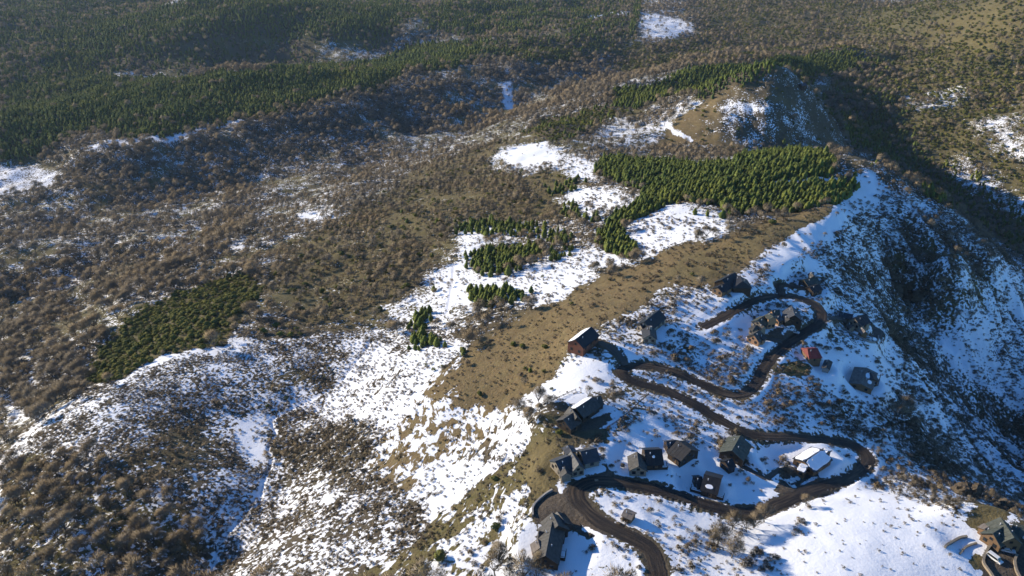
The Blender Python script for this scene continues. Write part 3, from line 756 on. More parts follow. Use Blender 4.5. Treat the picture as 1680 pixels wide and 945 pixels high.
# label, roof, wall, wings by the photo's ridge ends, extras
HOUSES = [
 ('rambling dark grey roofed house with snowy decks beside the bottom gravel yard', 'roof_grey', 'wood_dark',
  [W(906,856,895,912,9.5,7,2.8), W(906,841,916,862,9,7.6,2.8,'roof_grey'), W(914,839,928,858,7,6,2.2,'roof_black'), W(882,884,886,899,5.5,5,1.6,'roof_log','wood_warm'), W(900,874,884,872,6,5.6,1.8,'roof_black')],
  [('deck', 917,909,3.4,4.4), ('deck', 919,880,4.5,3.2)]),
 ('slate roofed house with four wings and a stone gable above the road bend', 'roof_slate', 'stone',
  [W(911,757,941,745,9.5,6.5,2.4), W(952,741,979,735,9,6.2,2.4), W(937,740,950,762,6,7,2.4), W(925,764,930,776,5,4.8,1.6,'roof_grey'), W(931,730,938,741,5,5,.8,'roof_slate','stone')], []),
 ('long low dark house with grey roofs and snow on its upper slope', 'roof_grey', 'wood_dark',
  [W(924,688,942,676,9,6.5,2.6,'roof_grey'), W(935,666,947,684,5.5,6.8,2), W(945,670,974,651,9,6.3,2.4,'roof_grey',snow='L'), W(975,652,986,649,7,5.6,2.2)], []),
 ('tall barn shaped house with one snow covered roof slope at the meadow edge', 'roof_black', 'wood_red',
  [W(944,557,971,536,10,8.5,3.8,snow='L',wall='wood_red'), W(956,551,968,543,9,7,1.6,'roof_slate','wood_dark')], []),
 ('black roofed house with two pale chimneys and a snowy terrace', 'roof_black', 'stone',
  [W(1057,528,1082,508,9.5,7,3,chim=(.25,)), W(1065,534,1067,549,7.5,6.2,2.6,chim=(.35,)), W(1050,532,1062,528,6,5,1.6,'roof_grey')], [('deck', 1054,546,4.5,3.5)]),
 ('twin winged black roofed house at the top edge of the meadow', 'roof_black', 'wood_dark',
  [W(1184,459,1206,447,10,7,2.8), W(1177,471,1194,463,7.5,5.6,2,wall='wood_warm'), W(1212,450,1220,464,11,7,2.8,hip=.2), W(1207,450,1214,455,6,5.6,1.8,'roof_grey')], []),
 ('dark low house half hidden by brown shrubs beyond the loop road', 'roof_green', 'wood_dark',
  [W(1319,459,1340,454,9,6,2.2), W(1328,471,1344,466,7.5,5,2,'roof_black'), W(1331,446,1335,453,4,7,1.5,'roof_grey','stone')], [('deck', 1318,469,5,2.5)]),
 ('round ended green grey roofed house inside the loop road', 'roof_green', 'stone',
  [W(1243,525,1256,517,8,6.2,2.4), W(1236,531,1243,535,7,5.4,1.8,'roof_grey',hip=.35), W(1248,532,1254,536,4.5,4.6,1.2,'roof_grey','stone')], []),
 ('tan brick tower house with a flat grey wing inside the loop road', 'roof_green', 'brick',
  [W(1262,513,1269,520,5.5,8,1.2,'roof_green','brick'), W(1266,509,1279,508,6.5,6.5,1.6), W(1272,520,1281,517,6,4.6,1.4,'roof_slate','brick')], []),
 ('grey roofed house beside a round bare tree inside the loop road', 'roof_slate', 'wood_dark',
  [W(1299,502,1304,517,9.5,7,3), W(1289,518,1296,524,5,4.4,1.4,'roof_grey')], []),
 ('small tan brick house with a dark roof on open snow', 'roof_grey', 'brick',
  [W(1236,548,1247,541,8,6.8,1.8,wall='brick'), W(1245,551,1251,546,6,5.4,1.6,'roof_black')], []),
 ('stone house with timber porch on the gravel spur beside the gully', 'roof_black', 'stone',
  [W(1403,522,1421,515,9,7,2.8,wall='stone'), W(1377,511,1400,516,6.5,5.4,1.8,'roof_slate'), W(1393,529,1400,534,4,4.4,1.6,'roof_grey','stone'), W(1414,537,1420,544,4,4.6,1.6,'roof_log','wood_warm')], []),
 ('house with a bright red hipped metal roof', 'roof_red', 'wood_warm',
  [W(1322,572,1344,571,10.5,6,2.6,hip=.12)], []),
 ('small grey shed below the red roofed house', 'roof_grey', 'render',
  [W(1360,590,1355,603,4.2,3.4,.7)], []),
 ('plank roofed house with patches of snow on the open right slope', 'roof_log', 'wood_warm',
  [W(1422,603,1413,630,12,5.2,1.4,'roof_log',snow='p'), W(1427,608,1434,622,6,4.6,1.2,'roof_black')], [('deck', 1432,628,3.5,3)]),
 ('black roofed house with a small snow patch, left of the pair above the road', 'roof_black', 'wood_dark',
  [W(1057,738,1086,737,11,6.8,2.8,snow='q'), W(1045,741,1048,765,7.5,6,2.4,'roof_grey','stone')], [('deck', 1075,765,9,2.2)]),
 ('black roofed house turned corner on, right of the pair above the road', 'roof_black', 'wood_dark',
  [W(1111,722,1134,738,12,7,2.8), W(1093,724,1111,722,7.5,6,2.2,'roof_slate')], []),
 ('green grey roofed house wrapped in brown trees under the upper road', 'roof_green', 'wood_dark',
  [W(1215,714,1201,739,11,7,2.8), W(1189,757,1201,752,6.5,4.8,1.8,'roof_black')], []),
 ('black roofed house with an oval snow patch on the snowy terrace', 'roof_black', 'wood_dark',
  [W(1155,778,1184,786,12.5,6.5,2.4,snow='o'), W(1140,783,1152,782,7,5,1.8,'roof_black')], [('deck', 1160,808,12,2)]),
 ('wholly snow covered house inside the right hand road bend', 'roof_slate', 'wood_warm',
  [W(1319,757,1350,737,11,5.6,1.6,snow='LR'), W(1310,762,1325,768,5.5,4.6,.8,snow='LR'), W(1350,735,1360,741,6,4.8,1,snow='LR')], []),
 ('small weathered plank shed in the snow inside the lower bend', 'roof_log', 'wood_warm',
  [W(1024,836,1041,844,4.6,3.6,1.0)], []),
 ('green roofed timber house with a warm gable in the lower right corner', 'roof_green', 'wood_warm',
  [W(1629,875,1650,862,8,7,2.8), W(1641,848,1664,882,8.5,7.6,2.8), W(1663,857,1684,866,8,6,2.2,'roof_green','wood_dark'), W(1615,868,1626,862,5,4,1,'roof_log')], []),
 ('tiny dark cabin among trees behind the conical hill crest', 'roof_slate', 'wood_dark',
  [W(1313,137,1322,136,8,5,2)], []),
]
house_layout = []
for label, roof, wall, wings, extras in HOUSES:
    (x0, y0), (x1, y1) = wings[0]['r']
    mid = at_height((x0 + x1) / 2, (y0 + y1) / 2, wings[0]['H'])
    ctr = []
    for w in wings:
        ctr.append(at_height((w['r'][0][0] + w['r'][1][0]) / 2, (w['r'][0][1] + w['r'][1][1]) / 2, w['H']))
    c = sum(ctr, Vector()) / len(ctr)
    rad = max((p - c).length for p in ctr) + 7
    zb = pad(c.x, c.y, rad)
    house_layout.append((c, rad, zb))
    sj, si = window(c.x, c.y, rad * 2)
HOUSE_XY = np.array([[c.x, c.y] for c, r_, z_ in house_layout]); HOUSE_R = np.array([r_ for c, r_, z_ in house_layout])

# ------------------------------------------------------------------ ground mesh
def build_ground():
    nv = NC * NR
    co = np.stack([XG, YG, Z], axis=-1).reshape(-1, 3).astype(np.float32)
    j, i = np.meshgrid(np.arange(NR - 1), np.arange(NC - 1), indexing='ij')
    a = (j * NC + i).ravel()
    quads = np.stack([a, a + NC, a + NC + 1, a + 1], axis=1)[:, ::-1].astype(np.int32)
    me = bpy.data.meshes.new('ground')
    me.vertices.add(nv); me.vertices.foreach_set('co', co.ravel())
    nf = len(quads)
    me.loops.add(nf * 4); me.loops.foreach_set('vertex_index', quads.ravel())
    me.polygons.add(nf)
    me.polygons.foreach_set('loop_start', np.arange(nf, dtype=np.int32) * 4)
    me.polygons.foreach_set('use_smooth', np.ones(nf, bool))
    me.update(calc_edges=True)
    for nm, keys in (('cover_a', ('snow', 'tan', 'olive')), ('cover_b', ('gravel', 'streak', 'wood'))):
        at_ = me.attributes.new(nm, 'FLOAT_COLOR', 'POINT')
        d = np.ones((nv, 4), np.float32)
        for q, k in enumerate(keys): d[:, q] = np.clip(F[k], 0, 1).reshape(-1)
        at_.data.foreach_set('color', d.ravel())
    me.materials.append(M['ground'])
    o = obj('ground', me, kind='structure')
    return o
build_ground()

def build_road(name, data, width, mat):
    xs, ys, zs = data
    P_ = np.stack([xs, ys], 1)
    T = np.gradient(P_, axis=0); T /= np.linalg.norm(T, axis=1, keepdims=True) + 1e-9
    N_ = np.stack([T[:, 1], -T[:, 0]], 1)
    S = np.r_[0, np.cumsum(np.linalg.norm(np.diff(P_, axis=0), axis=1))]
    wob = np.stack([fbm(S / 4, S * 0 + 3, 201, 4), fbm(S / 4, S * 0 + 7, 203, 4)])
    K = 7
    vs = []; uv = []
    for k in range(len(xs)):
        for q in range(K):
            u = q / (K - 1) * 2 - 1
            half = width / 2 * (1 + (.26 * wob[0 if u < 0 else 1][k]))
            p = P_[k] + N_[k] * u * half
            edge = abs(u)
            z = zs[k] + .05 * (1 - edge ** 2) - (.10 if edge > .99 else 0) - .03 * math.exp(-((edge - .5) / .15) ** 2)
            vs.append((p[0], p[1], z)); uv.append((q / (K - 1), S[k]))
    fs = [(k * K + q, k * K + q + 1, (k + 1) * K + q + 1, (k + 1) * K + q) for k in range(len(xs) - 1) for q in range(K - 1)]
    me = bpy.data.meshes.new(name); me.from_pydata(vs, [], fs); me.update()
    lay = me.uv_layers.new(name='UVMap')
    idx = np.empty(len(me.loops), np.int32); me.loops.foreach_get('vertex_index', idx)
    lay.data.foreach_set('uv', np.array(uv, np.float32)[idx].ravel())
    me.polygons.foreach_set('use_smooth', [True] * len(me.polygons))
    me.materials.append(M[mat])
    bm = bmesh.new(); bm.from_mesh(me); bmesh.ops.recalc_face_normals(bm, faces=bm.faces)
    if sum(f.normal.z for f in bm.faces) < 0: bmesh.ops.reverse_faces(bm, faces=bm.faces)
    bm.to_mesh(me); bm.free()
    obj(name, me, kind='structure')
for nm, d, w, mt in roads: build_road(nm, d, w, mt)

# ------------------------------------------------------------------ house builder
def wing_parts(root, origin, w, zb, roof_d, wall_d):
    H, rise, wd = w['H'], w['rise'], w['w']
    a = unproj_z(*w['r'][0], zb + H); b = unproj_z(*w['r'][1], zb + H)
    mid = (a + b) / 2
    u = Vector((b.x - a.x, b.y - a.y, 0)); L = max(u.length, 2.5); u.normalize()
    v = Vector((-u.y, u.x, 0))
    def loc(s, t, z): return Vector((mid.x - origin.x, mid.y - origin.y, 0)) + u * s + v * t + Vector((0, 0, z))
    hl, hw, eh = L / 2 - .4, wd / 2 - .45, H - rise
    slope = rise / (wd / 2)
    # walls: gabled box down into the ground
    mb = MB(); top = H - .12 - slope * .1
    hip = w['hip'] * L
    et = eh + slope * .45 - .12
    if hip > 0:
        mb.add([loc(s, t, z) for z in (-2.5, et) for s, t in ((-hl, -hw), (hl, -hw), (hl, hw), (-hl, hw))],
               [(0, 1, 5, 4), (1, 2, 6, 5), (2, 3, 7, 6), (3, 0, 4, 7), (4, 5, 6, 7)])
    else:
        vs = []
        for s in (-hl, hl): vs += [loc(s, -hw, -2.5), loc(s, hw, -2.5), loc(s, hw, et), loc(s, 0, top), loc(s, -hw, et)]
        mb.add(vs, [(0, 1, 2, 3, 4)[::-1], (5, 6, 7, 8, 9), (0, 5, 9, 4), (1, 2, 7, 6), (2, 3, 8, 7), (3, 4, 9, 8)])
    wall = obj('wall', mb.mesh('wall', w['wall'] or wall_d), root)
    # roof: slabs with a real thickness
    mb = MB(); th = .22
    R0, R1 = -L / 2 + hip, L / 2 - hip
    tops = {}
    for sg in (-1, 1):
        q = [(-L / 2, sg * wd / 2, eh), (L / 2, sg * wd / 2, eh), (R1, 0, H), (R0, 0, H)]
        if sg < 0: q = q
        vs = [loc(*p) for p in q] + [loc(p[0], p[1], p[2] - th) for p in q]
        mb.add(vs, [(0, 1, 2, 3), (7, 6, 5, 4), (0, 4, 5, 1), (1, 5, 6, 2), (3, 7, 4, 0)])
        tops[sg] = [loc(*p) for p in q]
    if hip > 0:
        for se in (-1, 1):
            q = [(se * L / 2, -wd / 2, eh), (se * L / 2, wd / 2, eh), ((R1 if se > 0 else R0), 0, H)]
            vs = [loc(*p) for p in q] + [loc(p[0], p[1], p[2] - th) for p in q]
            mb.add(vs, [(0, 1, 2), (5, 4, 3), (0, 3, 4, 1)])
    # raised seams run down the slopes
    ns = int(L / 1.4)
    for sg in (-1, 1):
        for k in range(1, ns):
            s = -L / 2 + L * k / ns
            f = 1.0
            if s < R0: f = (s + L / 2) / max(hip, 1e-6)
            if s > R1: f = (L / 2 - s) / max(hip, 1e-6)
            p0 = (s, sg * wd / 2, eh); p1 = (s, sg * wd / 2 * (1 - f), eh + rise * f)
            c_ = [loc(p0[0] - .05, p0[1], p0[2]), loc(p0[0] + .05, p0[1], p0[2]), loc(p1[0] + .05, p1[1], p1[2]), loc(p1[0] - .05, p1[1], p1[2])]
            mb.add(c_ + [x + Vector((0, 0, .06)) for x in c_], [(4, 5, 6, 7), (0, 1, 5, 4), (1, 2, 6, 5), (3, 0, 4, 7)])
    rf = obj('roof', mb.mesh('roof', w['roof'] or roof_d), root)
    me_ridge = MB(); me_ridge.add([loc(R0, -.2, H - .02), loc(R1, -.2, H - .02), loc(R1, .2, H - .02), loc(R0, .2, H - .02), loc(R0, 0, H + .1), loc(R1, 0, H + .1)],
                                  [(0, 1, 5, 4), (2, 3, 4, 5), (0, 4, 3), (1, 2, 5)])
    obj('ridge_cap', me_ridge.mesh('ridge_cap', w['roof'] or roof_d), rf)
    # snow lying on the roof
    def snow_slab(sg, s0, s1, f0, f1, rnd=0.25):
        mb = MB(); pts = []
        nseg = 20
        for k in range(nseg):
            t = 2 * math.pi * k / nseg
            cx, cy = math.cos(t), math.sin(t)
            m_ = max(abs(cx), abs(cy)) if rnd < .5 else 1.0
            jit = 1 + random.uniform(-.06, .06)
            s = (s0 + s1) / 2 + (s1 - s0) / 2 * cx / m_ * jit * (1 if rnd < .5 else 1); f = (f0 + f1) / 2 + (f1 - f0) / 2 * cy / m_ * jit
            f = min(max(f, .0), 1); s = min(max(s, -L / 2), L / 2)
            pts.append((s, f))
        def pt(s, f, h): return loc(s, sg * wd / 2 * (1 - f), eh + rise * f + h)
        vs = [pt(s, f, .0) for s, f in pts] + [pt((s0 + s1) / 2 + (s - (s0 + s1) / 2) * .95, (f0 + f1) / 2 + (f - (f0 + f1) / 2) * .95, .2) for s, f in pts]
        fs = [(k, (k + 1) % nseg, nseg + (k + 1) % nseg, nseg + k) for k in range(nseg)] + [tuple(range(nseg, 2 * nseg))]
        mb.add(vs, fs)
        me = mb.mesh('roof_snow', 'snow')
        bm = bmesh.new(); bm.from_mesh(me); bmesh.ops.recalc_face_normals(bm, faces=bm.faces); bm.to_mesh(me); bm.free()
        obj('roof_snow', me, rf)
    left = -1 if (v.x > 0) else 1                 # the slope that looks to the sun side
    if 'L' in w['snow']: snow_slab(left, -L / 2 + .3, L / 2 - .3, .04, .97)
    if 'R' in w['snow']: snow_slab(-left, -L / 2 + .3, L / 2 - .3, .04, .97)
    if 'o' in w['snow']: snow_slab(-left if v.y * left > 0 else left, -L * .27, L * .17, .22, .48, 1)
    if 'q' in w['snow']: snow_slab(-left if v.y * left > 0 else left, -L * .1, L * .05, .45, .62, 1)
    if 'p' in w['snow']: snow_slab(-left, -L * .25, L * .05, .5, .9, 1); snow_slab(-left, L * .1, L * .3, .25, .6, 1)
    for k in range(1 if L < 9 else 2):                # vent pipes
        s = -L * .2 + k * L * .35; t_ = wd * .14 * (1 if k else -1); z_ = H - slope * abs(t_)
        mb = MB(); mb.tube(loc(s, t_, z_ - .2), loc(s, t_, z_ + .7), .13, .13, 8); mb.tube(loc(s, t_, z_ + .7), loc(s, t_, z_ + .85), .22, .12, 8)
        obj('vent', mb.mesh('vent', 'metal'), rf)
    for c_ in w['chim']:
        s = -L / 2 + L * c_; mb = MB()
        for s_, t_, z0, z1, hs in ((s, .5, H - 1.2, H + 1.1, .45), (s, .5, H + 1.1, H + 1.28, .55)):
            vs = [loc(s_ + i_ * hs, t_ + j_ * hs, z) for z in (z0, z1) for i_, j_ in ((-1, -1), (1, -1), (1, 1), (-1, 1))]
            mb.add(vs, [(4, 5, 6, 7), (0, 1, 5, 4), (1, 2, 6, 5), (2, 3, 7, 6), (3, 0, 4, 7)])
        obj('chimney', mb.mesh('chimney', 'render'), rf)
    # windows on the walls that look towards the valley road side
    cam_dir = Vector((-mid.x, -mid.y, 0)).normalized()
    def window_(s, t, nrm, tan_, z0, ww, wh, nm='window', pane='glass'):
        base = loc(s, t, z0)
        def q(a_, d_, z_): return base + tan_ * a_ + nrm * d_ + Vector((0, 0, z_))
        fr = MB(); e = .07
        for a0, a1, b0, b1 in ((-ww / 2 - e, ww / 2 + e, -e, 0), (-ww / 2 - e, ww / 2 + e, wh, wh + e), (-ww / 2 - e, -ww / 2, 0, wh), (ww / 2, ww / 2 + e, 0, wh)):
            vs = [q(a_, d_, z_) for d_ in (-.02, .07) for a_, z_ in ((a0, b0), (a1, b0), (a1, b1), (a0, b1))]
            fr.add(vs, [(4, 5, 6, 7), (0, 1, 5, 4), (1, 2, 6, 5), (2, 3, 7, 6), (3, 0, 4, 7)])
        f_ = obj(nm, fr.mesh('window_frame', 'wood_dark'), root)
        pn = MB(); vs = [q(a_, d_, z_) for d_ in (-.02, .03) for a_, z_ in ((-ww / 2, 0), (ww / 2, 0), (ww / 2, wh), (-ww / 2, wh))]
        pn.add(vs, [(4, 5, 6, 7), (0, 1, 5, 4), (1, 2, 6, 5), (2, 3, 7, 6), (3, 0, 4, 7)])
        obj('pane' if nm == 'window' else 'door_leaf', pn.mesh('pane', pane), f_)
    for sg in (-1, 1):
        nrm = v * sg
        if nrm.dot(cam_dir) > -.15:
            k = max(1, int(L / 4.5))
            for q_ in range(k): window_(-hl + 2 * hl * (q_ + .5) / k, sg * hw, nrm, u, max(.9, et - 2.0), 1.3, 1.2)
        nrm = u * sg
        if nrm.dot(cam_dir) > -.15 and hip <= 0 and wd > 5:
            for q_ in (-.5, .5): window_(sg * hl, q_ * hw, nrm, v, 1.0, 1.2, 1.3)
            if rise > 2: window_(sg * hl, 0, nrm, v, eh + .1, 1.0, .9)
    return (hl, hw, u, v, window_, cam_dir)

for (label, roof, wall, wings, extras), (c, rad, zb) in zip(HOUSES, house_layout):
    root = empty('shed' if ' shed ' in label else ('cabin' if ' cabin ' in label else 'house'), (c.x, c.y, zb), label=label,
                 cat='shed' if ' shed ' in label else ('cabin' if ' cabin ' in label else 'house'))
    info = [wing_parts(root, c, w, zb, roof, wall) for w in wings]
    hl, hw, u, v, win, cd = info[0]
    if v.dot(cd) > 0: win(hl * .2, hw, v, u, .0, 1.1, 2.1, 'door', 'wood_warm')
    else: win(hl * .2, -hw, -v, u, .0, 1.1, 2.1, 'door', 'wood_warm')
    for kind, px, py, lx, ly in extras:
        p = unproj_z(px, py, zb + .9) - Vector((c.x, c.y, zb))
        ang = math.atan2(u.y, u.x)
        mb = MB(); mb.box(-lx / 2, lx / 2, -ly / 2, ly / 2, -2.2, .0)
        for sx in (-1, 1):
            for sy in (-1, 1): mb.box(sx * lx / 2 - .08, sx * lx / 2 + .08, sy * ly / 2 - .08, sy * ly / 2 + .08, 0, 1.0)
        mb.box(-lx / 2, lx / 2, -ly / 2 - .04, -ly / 2 + .04, .9, 1.0); mb.box(lx / 2 - .04, lx / 2 + .04, -ly / 2, ly / 2, .9, 1.0)
        d = obj('deck', mb.mesh('deck', 'wood_dark'), root, loc=p); d.rotation_euler = (0, 0, ang)
        mb = MB(); mb.box(-lx / 2 + .25, lx / 2 - .25, -ly / 2 + .25, ly / 2 - .25, .005, .3)
        me = mb.mesh('deck_snow', 'snow')
        bm = bmesh.new(); bm.from_mesh(me); bmesh.ops.bevel(bm, geom=bm.edges[:], offset=.14, segments=2, affect='EDGES'); bm.to_mesh(me); bm.free()
        obj('deck_snow', me, d)

# ------------------------------------------------------------------ vehicles
def car(px, py, yaw, label, paint_, kind='car', L=4.4, Wd=1.8, H=1.5):
    p = at(px, py)
    root = empty('parked_car' if kind == 'car' else kind, (p.x, p.y, p.z + .02), R(yaw), label=label, cat='car' if kind == 'car' else 'van' if kind == 'van' else 'pickup', group=None)
    def prof(pts, hw0, hw1, zt, nm, mat, par):
        mb = MB(); m_ = len(pts); zmax = max(z for _, z in pts)
        vs = []
        for sg in (-1, 1):
            for x, z in pts:
                hw = hw0 + (hw1 - hw0) * max(0, (z - zt)) / max(.01, zmax - zt)
                vs.append((x, sg * hw, z))
        fs = [tuple(range(m_))[::-1], tuple(range(m_, 2 * m_))] + [(k, (k + 1) % m_, m_ + (k + 1) % m_, m_ + k) for k in range(m_)]
        mb.add(vs, fs); me = mb.mesh(nm, mat)
        bm = bmesh.new(); bm.from_mesh(me); bmesh.ops.recalc_face_normals(bm, faces=bm.faces)
        bmesh.ops.bevel(bm, geom=bm.edges[:], offset=.05, segments=2, affect='EDGES'); bm.to_mesh(me); bm.free()
        return obj(nm, me, par)
    h2 = L / 2
    body = prof([(-h2, .35), (h2, .35), (h2, .75), (h2 * .92, .86), (h2 * .42, .95), (-h2 * .95, .98), (-h2, .8)], Wd / 2, Wd / 2 * .96, .8, 'body', paint_, root)
    if kind == 'car': cab = [(h2 * .45, .95), (h2 * .12, H - .08), (-h2 * .55, H), (-h2 * .9, .98)]
    elif kind == 'van': cab = [(h2 * .7, .95), (h2 * .45, H - .1), (-h2 * .9, H), (-h2 * .98, .98)]
    else: cab = [(h2 * .45, .95), (h2 * .2, H - .05), (-h2 * .15, H), (-h2 * .3, .98)]
    cb = prof(cab, Wd / 2 * .95, Wd / 2 * .78, .95, 'cabin', paint_, root)
    def plate(nm, quad, mat, par):
        mb = MB(); mb.add(quad, [(0, 1, 2, 3)]); me = mb.mesh(nm, mat)
        bm = bmesh.new(); bm.from_mesh(me); bmesh.ops.solidify(bm, geom=bm.faces[:], thickness=.02); bm.to_mesh(me); bm.free()
        return obj(nm, me, par)
    (xa, za), (xb, zb_), (xc, zc), (xd, zd) = cab
    y0, y1 = Wd / 2 * .86, Wd / 2 * .70
    def lp(p, q, t): return (p[0] + (q[0] - p[0]) * t, p[1] + (q[1] - p[1]) * t)
    w0 = lp((xa, za), (xb, zb_), .12); w1 = lp((xa, za), (xb, zb_), .9)
    plate('windscreen', [(w0[0] + .05, -y0, w0[1] + .03), (w0[0] + .05, y0, w0[1] + .03), (w1[0] + .05, y1, w1[1] + .03), (w1[0] + .05, -y1, w1[1] + .03)], 'glass', cb)
    w0 = lp((xd, zd), (xc, zc), .15); w1 = lp((xd, zd), (xc, zc), .88)
    plate('rear_window', [(w0[0] - .06, y0, w0[1] + .03), (w0[0] - .06, -y0, w0[1] + .03), (w1[0] - .06, -y1, w1[1] + .03), (w1[0] - .06, y1, w1[1] + .03)], 'glass', cb)
    for sg in (-1, 1):
        plate('side_window', [(xa - .25, sg * (Wd / 2 * .955), 1.04), (xd + .2, sg * (Wd / 2 * .955), 1.04), (xc + .08, sg * (Wd / 2 * .82), H - .14), (xb - .08, sg * (Wd / 2 * .82), H - .16)], 'glass', cb)
        plate('headlight', [(h2 + .012, sg * Wd * .22, .6), (h2 + .012, sg * Wd * .42, .6), (h2 + .012, sg * Wd * .42, .74), (h2 + .012, sg * Wd * .22, .74)], 'metal', body)
        for xw in (-h2 * .62, h2 * .62):
            mb = MB(); mb.tube((xw, sg * (Wd / 2 - .2), .33), (xw, sg * (Wd / 2 + .02), .33), .33, .33, 14)
            wl_ = obj('wheel', mb.mesh('wheel', 'rubber'), root)
            mb = MB(); mb.tube((xw, sg * (Wd / 2 - .02), .33), (xw, sg * (Wd / 2 + .035), .33), .2, .18, 10)
            obj('rim', mb.mesh('rim', 'metal'), wl_)
car(1297, 796, -72, 'white pickup parked in the dark lay-by on the right hand road bend', 'white', 'pickup', 5.0, 1.9, 1.75)
car(1631, 918, -62, 'white van parked in the walled yard at the lower right corner', 'white', 'van', 5.0, 1.9, 1.9)
car(1653, 905, -20, 'silver car close to the dark garage in the lower right yard', 'silver', 'car')
car(1294, 541, -40, 'pale car parked in the yard inside the loop road', 'white', 'car', 4.4)
car(1304, 546, -35, 'silver car next to the pale car inside the loop road', 'silver', 'car', 4.4)

# ------------------------------------------------------------------ stone walls, fences, poles, rocks
def wall_line(name, pix, h, th, mat, label, cat, stones=True):
    pts = densify(catmull([Vector((p.x, p.y, 0)) for p in (at(*q) for q in pix)], 6), .8)
    org = pts[len(pts) // 2].copy(); org.z = float(ground(org.x, org.y))
    root = empty(name, org, label=label, cat=cat)
    mb = MB(); prev = None; cap = MB()
    for k, p in enumerate(pts):
        q = pts[min(k + 1, len(pts) - 1)]; r_ = pts[max(k - 1, 0)]
        d = (q - r_); d.z = 0; d.normalize(); nn_ = Vector((-d.y, d.x, 0)) * th / 2
        z = float(ground(p.x, p.y)) - org.z
        b = Vector((p.x - org.x, p.y - org.y, z))
        ring = [b + nn_ - Vector((0, 0, .6)), b - nn_ - Vector((0, 0, .6)), b - nn_ + Vector((0, 0, h)), b + nn_ + Vector((0, 0, h))]
        o = len(mb.v); mb.v += [tuple(x) for x in ring]
        ring2 = [b + nn_ * 1.25 + Vector((0, 0, h)), b - nn_ * 1.25 + Vector((0, 0, h)), b - nn_ * 1.25 + Vector((0, 0, h + .12)), b + nn_ * 1.25 + Vector((0, 0, h + .12))]
        cap.v += [tuple(x) for x in ring2]
        if k:
            for m_ in (mb, cap): m_.f += [(o - 4 + i, o - 4 + (i + 1) % 4, o + (i + 1) % 4, o + i) for i in range(4)]
    nlast = len(mb.v)
    for m_ in (mb, cap): m_.f += [(0, 1, 2, 3), (nlast - 1, nlast - 2, nlast - 3, nlast - 4)]
    for m_, nm in ((mb, 'wall_body'), (cap, 'coping')):
        me = m_.mesh(nm, mat); bm = bmesh.new(); bm.from_mesh(me); bmesh.ops.recalc_face_normals(bm, faces=bm.faces); bm.to_mesh(me); bm.free()
        obj(nm, me, root)
wall_line('stone_wall', [(1638,885),(1624,897),(1615,912),(1613,926),(1624,942),(1634,960)], .9, .6, 'stone', 'pale stone wall along the left side of the lower right yard', 'wall')
wall_line('stone_wall', [(1668,912),(1664,922),(1667,938),(1676,955)], .8, .6, 'stone', 'short curved stone wall right of the parked van', 'wall')
wall_line('stone_wall', [(906,806),(892,815),(880,826),(874,836),(874,848)], 1.0, .5, 'render', 'grey retaining wall curving round the bottom gravel yard', 'wall')
wall_line('stone_wall', [(1360,529),(1378,534),(1402,550),(1424,561),(1440,560),(1441,552)], .7, .5, 'render', 'low dark kerb wall round the gravel spur drive', 'wall')
wall_line('stone_wall', [(1550,899),(1556,894),(1572,885),(1586,882)], .8, .6, 'stone', 'curved stone terrace wall on the snow left of the corner house', 'wall')
wall_line('stone_wall', [(1574,910),(1584,899),(1602,892)], .5, .5, 'stone', 'second low terrace wall just below the curved one', 'wall')

def fence(pix, label, h=1.1, step=2.4):
    pts = densify([Vector((p.x, p.y, 0)) for p in (at(*q) for q in pix)], .4)
    org = pts[0].copy(); org.z = float(ground(org.x, org.y))
    root = empty('wooden_fence', org, label=label, cat='fence')
    acc = 0; posts = [pts[0]]
    for a, b in zip(pts[:-1], pts[1:]):
        acc += (b - a).length
        if acc > step: posts.append(b); acc = 0
    mb = MB(); mb.box(-.08, .08, -.08, .08, -.4, h + .1); pm = mb.mesh('post', 'wood_dark')
    P3 = [Vector((p.x - org.x, p.y - org.y, float(ground(p.x, p.y)) - org.z)) for p in posts]
    for p in P3: obj('post', pm, root, loc=p)
    for lev in (.4, .75, 1.05):
        mb = MB()
        for a, b in zip(P3[:-1], P3[1:]): mb.tube(a + Vector((0, 0, lev)), b + Vector((0, 0, lev)), .06, .06, 4)
        obj('rail', mb.mesh('rail', 'wood_dark'), root)
fence([(992,706),(1010,695),(1030,680),(1048,662),(1066,646)], 'dark wooden fence climbing from the long low house to the road')
fence([(1425,560),(1442,568),(1450,588),(1470,606)], 'dark fence on the snowy brow right of the gravel spur')
fence([(878,668),(900,662),(925,650),(948,640)], 'dark fence line crossing the snow above the long low house')

def pole(px, py, h, label):
    p = at(px, py); root = empty('utility_pole', p, label=label, cat='pole')
    mb = MB(); mb.tube((0, 0, -1), (0, 0, h), .22, .15, 8); obj('post', mb.mesh('post', 'wood_dark'), root)
    mb = MB(); mb.box(-1.2, 1.2, -.08, .08, h - .9, h - .7); ca = obj('crossarm', mb.mesh('crossarm', 'wood_dark'), root)
    for x in (-1.05, 0, 1.05):
        mb = MB(); mb.tube((x, 0, h - .7), (x, 0, h - .4), .06, .05, 6); obj('insulator', mb.mesh('insulator', 'white'), ca)
pole(899, 300, 13, 'tall wooden utility pole standing below the upper snow clearing')
pole(1440, 633, 7, 'slim pole on the snow beside the plank roofed house')

